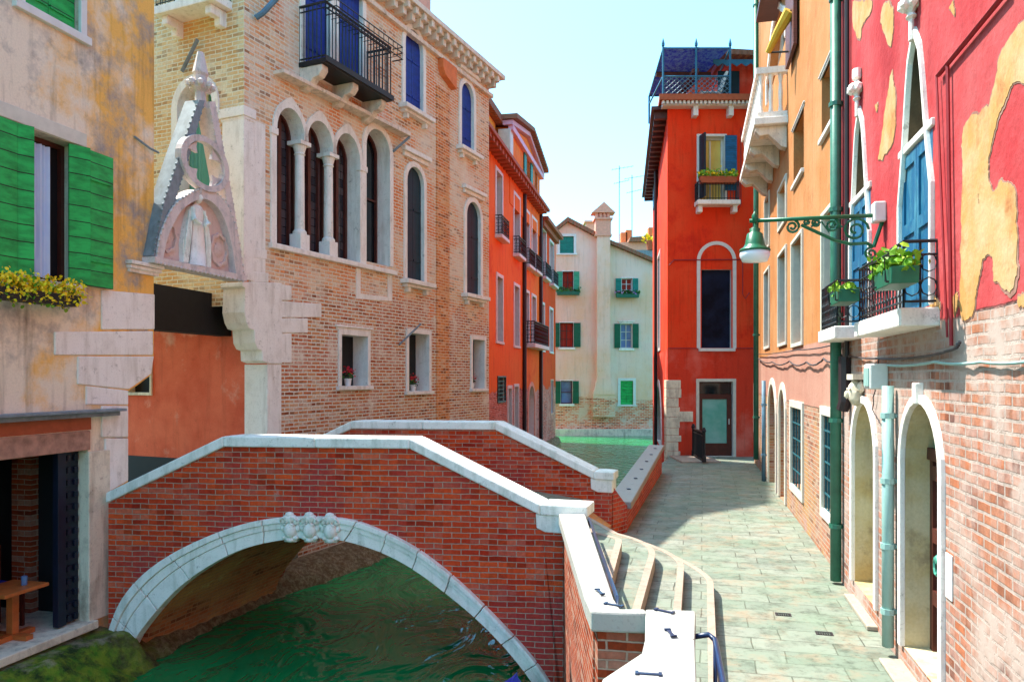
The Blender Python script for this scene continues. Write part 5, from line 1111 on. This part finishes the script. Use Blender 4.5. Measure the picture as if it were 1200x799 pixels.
def cope(par, y0, y1, dz, end):
    bm = NB(); L = TP[:-1]+[(end, TP[-1][1])]
    for (xa, za), (xb, zb_) in zip(L, L[1:]):          # coping stones with open joints
        n = max(1, round((xb-xa)/1.15)); g = .0035/(xb-xa)
        for k in range(n):
            s0, s1 = k/n+(g if k else 0), (k+1)/n-(g if k < n-1 else 0); j = random.uniform(-.004, .004)
            Q = [(xa+(xb-xa)*s, za+(zb_-za)*s) for s in (s0, s1)]
            strip(bm, [(x, z-.13+dz+.003) for x, z in Q], [(x, z+dz+j) for x, z in Q], y0+j, y1+j)
    obj('coping', sk(bm), 'coping', par, BR.M, bev=.018)
    x3, z3 = TP[3]; bm = NB(); prism(bm, [(x3-.06, z3-.11+dz), (x3-.05, z3-.28+dz), (x3+.05, z3-.33+dz), (.02, z3-.34+dz), (.02, z3-.133+dz), (x3, z3-.128+dz)], y0+.03, y1-.03); obj('end_block', sk(bm), 'coping', par, BR.M, bev=.012)
cope(near, -.05, .36, 0, .29); cope(far, 3.04, 3.46, .02, .05)
V_ = LR(.12); bm = NB(); prism(bm, [(uL, -2.2), (V_[0][0], -2.2)]+V_+[(V_[-1][0], -2.2), (.0+max(0, V_[-1][0]+.02), -2.2), (0, V_[-1][1]), (0, .2), (-.45, .5), (TP[2][0], .76), (TP[1][0], .76), (uL, .30)], .3, 3.1); obj('vault', sk(bm), 'vault_brick', t, BR.M)
bm = NB(); strip(bm, [(uL, .303), (TP[1][0], .763), (TP[2][0], .763), (-.45, .503)], [(uL, .34), (TP[1][0], .80), (TP[2][0], .80), (-.45, .60)], .303, 3.097); obj('deck', sk(bm), 'paving', t, BR.M)
bm = NB(); yA, yB = -.045, .12; n_ = len(AO)-1; cuts = list(range(0, n_, 4))+[n_]
for k, (i0, i1) in enumerate(zip(cuts, cuts[1:])):
    j = random.uniform(-.006, .006)
    for f0, f1, pr in ((0, .50, .018), (.507, .76, 0), (.767, 1.0, -.03)):
        A, Z = LR(f0)[i0:i1+1], LR(f1)[i0:i1+1]
        for L in (A, Z):                              # open the joints a few millimetres
            L[0] = (L[0][0]+(L[1][0]-L[0][0])*.05, L[0][1]+(L[1][1]-L[0][1])*.05); L[-1] = (L[-1][0]+(L[-2][0]-L[-1][0])*.05, L[-1][1]+(L[-2][1]-L[-1][1])*.05)
        strip(bm, A, Z, yA+pr+j, yB)
obj('arch_ring', sk(bm), 'coping', t, BR.M, bev=.008)
for i, X in enumerate((342, 365, 389)):
    x, zc = BR.uz(X, 617+.10*abs(X-352)**1.0*.4)
    bm = NB(); ry = -.06
    blob(bm, (x, ry, zc-.02), .085, (.95, .75, 1.2), 3)                      # oval shield boss
    blob(bm, (x, ry, zc+.12), .075, (1.25, .8, .75)); blob(bm, (x, ry-.01, zc+.165), .045, (1.3, .9, .8))
    for s in (-1, 1):
        blob(bm, (x+s*.085, ry, zc+.085), .042, (1, .9, 1.1)); blob(bm, (x+s*.095, ry+.01, zc-.0), .03, (1, .9, 1.5)); blob(bm, (x+s*.07, ry+.01, zc-.115), .035, (1.1, .9, .8)); blob(bm, (x+s*.035, ry-.05, zc+.14), .016, (1.2, .8, .8), 1)
        tube(bm, [(x+s*(.06+.045*math.cos(a)), ry-.045, zc+.09+.045*math.sin(a)) for a in [k*.7 for k in range(8)]], .012, 5)
    blob(bm, (x, ry+.01, zc-.14), .05, (1.1, .8, .7)); box(bm, x-.075, x+.075, -.05, .05, zc-.17, zc+.1)
    obj('carved_keystone', bm, 'coping', t, BR.M, smooth=True)
# wing wall, zigzag parapet
bm = NB(); vprism(bm, [(.60, 8.93), (.81, 8.93), (.68, 5.37), (.57, 5.385)], -1.8, .792); ww = obj('wing_wall', bm, 'sun_dimmed_brick', t, I4)
bm = NB(); vprism(bm, [(.54, 8.88), (.845, 8.88), (.725, 5.44), (.52, 5.44)], .795, .925); obj('coping', bm, 'sun_dimmed_stone', ww, I4, bev=.015)
bm = NB(); vprism(bm, [(.58, 5.38), (.73, 5.38), (.75, 5.18), (1.18, 5.15), (1.16, 5.08), (.92, 4.0), (.24, 1), (-.24, -1), (-.5, -1), (-.09, 1), (.52, 4.02), (.78, 4.4), (.92, 5.14), (.76, 5.17), (.58, 5.2)], -1.8, .79); zz = obj('zigzag_parapet', bm, 'sun_dimmed_brick', t, I4)
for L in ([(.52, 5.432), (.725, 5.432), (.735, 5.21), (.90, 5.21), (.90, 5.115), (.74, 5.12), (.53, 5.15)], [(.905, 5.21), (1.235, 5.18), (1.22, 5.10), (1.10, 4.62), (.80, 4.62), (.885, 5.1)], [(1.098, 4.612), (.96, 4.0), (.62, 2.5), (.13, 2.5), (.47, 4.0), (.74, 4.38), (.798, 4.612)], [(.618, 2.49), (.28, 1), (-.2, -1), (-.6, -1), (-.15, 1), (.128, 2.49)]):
    bm = NB(); vprism(bm, L, .794, .93+random.uniform(0, .004)); obj('coping', bm, 'sun_dimmed_stone', zz, I4, bev=.015)
for x, y, r_ in ((.64, 5.6, .2), (.70, 5.28, 1.0), (1.02, 5.14, .9), (.97, 4.70, 0.1), (.72, 4.05, 1.4)):
    bm = NB(); box(bm, -.010, .010, -.07, .07, .0, .008); box(bm, -.02, .02, -.07, -.052, .001, .011); box(bm, -.02, .02, .052, .07, .001, .011)
    obj('cramp', bm, 'blue_steel', zz, Matrix.Translation((x, y, .934)) @ Matrix.Rotation(r_, 4, 'Z'))
bm = NB(); tube(bm, [(.875, 8.75, .66), (.875, 8.7, .90), (.765, 5.6, .90), (.755, 5.5, .66)], .015, 8); obj('handrail', bm, 'blue_steel', t, I4, smooth=True)
bm = NB(); tube(bm, [(1.12, 4.85, .86), (1.24, 4.84, .88), (1.27, 4.80, .86), (1.12, 4.05, .86), (.9, 3.0, .86)], .018, 8); tube(bm, [(1.25, 4.72, .86), (1.25, 4.72, .15)], .014, 8); tube(bm, [(1.10, 4.72, .60), (1.25, 4.72, .6)], .014, 6); obj('handrail', bm, 'blue_rail', t, I4, smooth=True)
# curved steps
def bez(p0, p1, p2, p3, n=14): return [tuple((1-s)**3*a+3*(1-s)**2*s*b+3*(1-s)*s*s*c+s**3*d for a, b, c, d in zip(p0, p1, p2, p3)) for s in [i/n for i in range(n+1)]]
ST = [(.16, lambda y: 1.67+.250*(y-6.3), 8.75, (1.70, 11.1), (1.30, 12.24)), (.32, lambda y: 1.55+.240*(y-7.1), 8.85, (1.50, 10.6), (1.05, 12.24)), (.48, lambda y: 1.08+.250*(y-6.58), 8.6, (1.36, 9.95), (.85, 12.24)), (.64, lambda y: .90+.20*(y-7.03), 8.4, (.98, 9.25), (.65, 12.24))]
for k, (z, fx_, yc, m, e_) in enumerate(ST):
    y0_ = (4.2, 5.2, 5.2, 6.1)[k]
    edge = [(fx_(y0_), y0_), (fx_(7), 7)]+bez((fx_(yc), yc), (fx_(yc+.55), yc+.55), (m[0]+.30, m[1]-.45), m)+[e_]
    P = edge+[(.2, 12.24), (.2, 9.2), (.79, 8.94), (.66, 5.42), (.68, 5.2)]+([(1.15, 5.19), (1.0, 4.2)] if k == 0 else [])
    bm = NB(); vprism(bm, P, -.05+k*.16-.12, z); sp = obj('step', bm, 'paving', t, I4)
    def off(L, d):
        o = []
        for i in range(len(L)):
            a, b = Vector(L[max(0, i-1)]), Vector(L[min(len(L)-1, i+1)]); n = Vector((b.y-a.y, a.x-b.x)).normalized(); o.append(tuple(Vector(L[i])+n*d))
        return o
    O, I_ = off(edge, .012), off(edge, -.06); bm = NB(); vp = []
    for L in (O, I_): vp.append([(bm.verts.new((x, y, z-.145)), bm.verts.new((x, y, z+.004))) for x, y in L])
    for i in range(len(edge)-1):
        for Aq in ((vp[0][i][1], vp[0][i+1][1], vp[1][i+1][1], vp[1][i][1]), (vp[0][i][0], vp[0][i+1][0], vp[0][i+1][1], vp[0][i][1]), (vp[1][i][0], vp[1][i][1], vp[1][i+1][1], vp[1][i+1][0])): face(bm, list(Aq))
    for i in (0, len(edge)-1): face(bm, [vp[0][i][0], vp[0][i][1], vp[1][i][1], vp[1][i][0]])
    obj('nosing', bm, 'nosing', sp, I4)
# quay parapet beyond the bridge
t = thing('quay_parapet', 'low brick parapet with pale stone top along the canal up to the red house', 'parapet', Matrix.Translation((1.85, 12.5, 0)))
zt = lambda p: .36+(p[1]-12.4)*.032
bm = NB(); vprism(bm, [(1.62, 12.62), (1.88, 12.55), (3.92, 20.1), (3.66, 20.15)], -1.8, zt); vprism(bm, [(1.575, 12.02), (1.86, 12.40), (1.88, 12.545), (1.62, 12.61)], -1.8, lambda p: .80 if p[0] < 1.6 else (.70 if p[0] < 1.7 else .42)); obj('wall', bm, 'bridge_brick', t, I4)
bm = NB(); vprism(bm, [(1.56, 12.64), (1.93, 12.44), (3.97, 20.1), (3.60, 20.2)], lambda p: zt(p)+.003, lambda p: zt(p)+.12); cp = obj('coping', bm, 'sun_dimmed_stone', t, I4, bev=.015)
bm = NB(); vprism(bm, [(1.92, 12.40), (1.945, 12.44), (3.985, 20.1), (3.96, 20.1)], lambda p: zt(p)+.02, lambda p: zt(p)+.126); obj('edge_stone', bm, 'nosing', cp, I4)
for i in range(6): y = 13.6+i*1.15; p = (1.77+(y-12.5)*.268, y); obj('cramp', B(-.03, .03, -.05, .05, 0, .012), 'blue_steel', cp, Matrix.Translation((p[0], p[1], zt(p)+.125)))
# moored boat just showing below the bridge, pipe on the red house corner
t = thing('moored_boat', 'small boat under a blue tarpaulin, its tip just showing at the bottom below the arch', 'boat', Matrix.Translation((-.30, 7.16, -1.15)) @ Matrix.Rotation(R(-13), 4, 'Z'))
def boat(bm, zs, wk, z0f):
    rings = []
    for i in range(13):
        s_ = i/12; y = -1.6+3.2*s_
        w_ = .46*wk*max(0, 1-max(0, s_-.45)**2/.3025)**.9+.004 if s_ > .45 else .46*wk*(.8+.2*s_/.45)
        rings.append([bm.verts.new((x*w_, y, z+.10*max(0, s_-.6))) for x, z in zs])
    for A, Z in zip(rings, rings[1:]):
        for k in range(len(zs)-1): face(bm, [A[k], A[k+1], Z[k+1], Z[k]])
    face(bm, rings[0]); face(bm, rings[-1][::-1]); return bm
obj('hull', boat(NB(), [(-1, .20), (-.9, .02), (-.55, -.12), (.55, -.12), (.9, .02), (1, .20)], 1, 0), 'dark_wood', t); obj('tarpaulin', boat(NB(), [(-1.04, .13), (-1.03, .215), (-.5, .25), (0, .27), (.5, .25), (1.03, .215), (1.04, .13)], 1.0, 0), 'blue_paint', t)
u = RS.uz(768.3, 0, -.1)[0]; d3 = thing('drainpipe', 'dark drainpipe down the canal side edge of the red house', 'drainpipe', RS.at(u, -.1, -.9)); obj('pipe', tube(NB(), [(0, 0, 0), (0, 0, 11.6)], .06, 8), 'pipe_brown', d3)
# covers in the pavement, leaves and litter
for x, y, lab in ((3.05, 7.5, 'small square iron cover in the paving nearer the arched doorway'), (2.86, 8.1, 'small iron drain cover in the middle of the paving')):
    d = thing('drain_cover', lab, 'drain cover', Matrix.Translation((x, y, .004)) @ Matrix.Rotation(R(-14), 4, 'Z')); obj('frame', strip(NB(), [(-.08, -.055), (.08, -.055), (.08, .055), (-.08, .055)], [(-.065, -.04), (.065, -.04), (.065, .04), (-.065, .04)], -.004, 0, True), 'pipe_brown', d, WM[d] @ Matrix.Rotation(R(90), 4, 'X'))
    bm = NB(); [box(bm, -.063+i*.022, -.047+i*.022, -.04, .04, 0, .003) for i in range(6)]; obj('grating', bm, 'dark_iron', d)
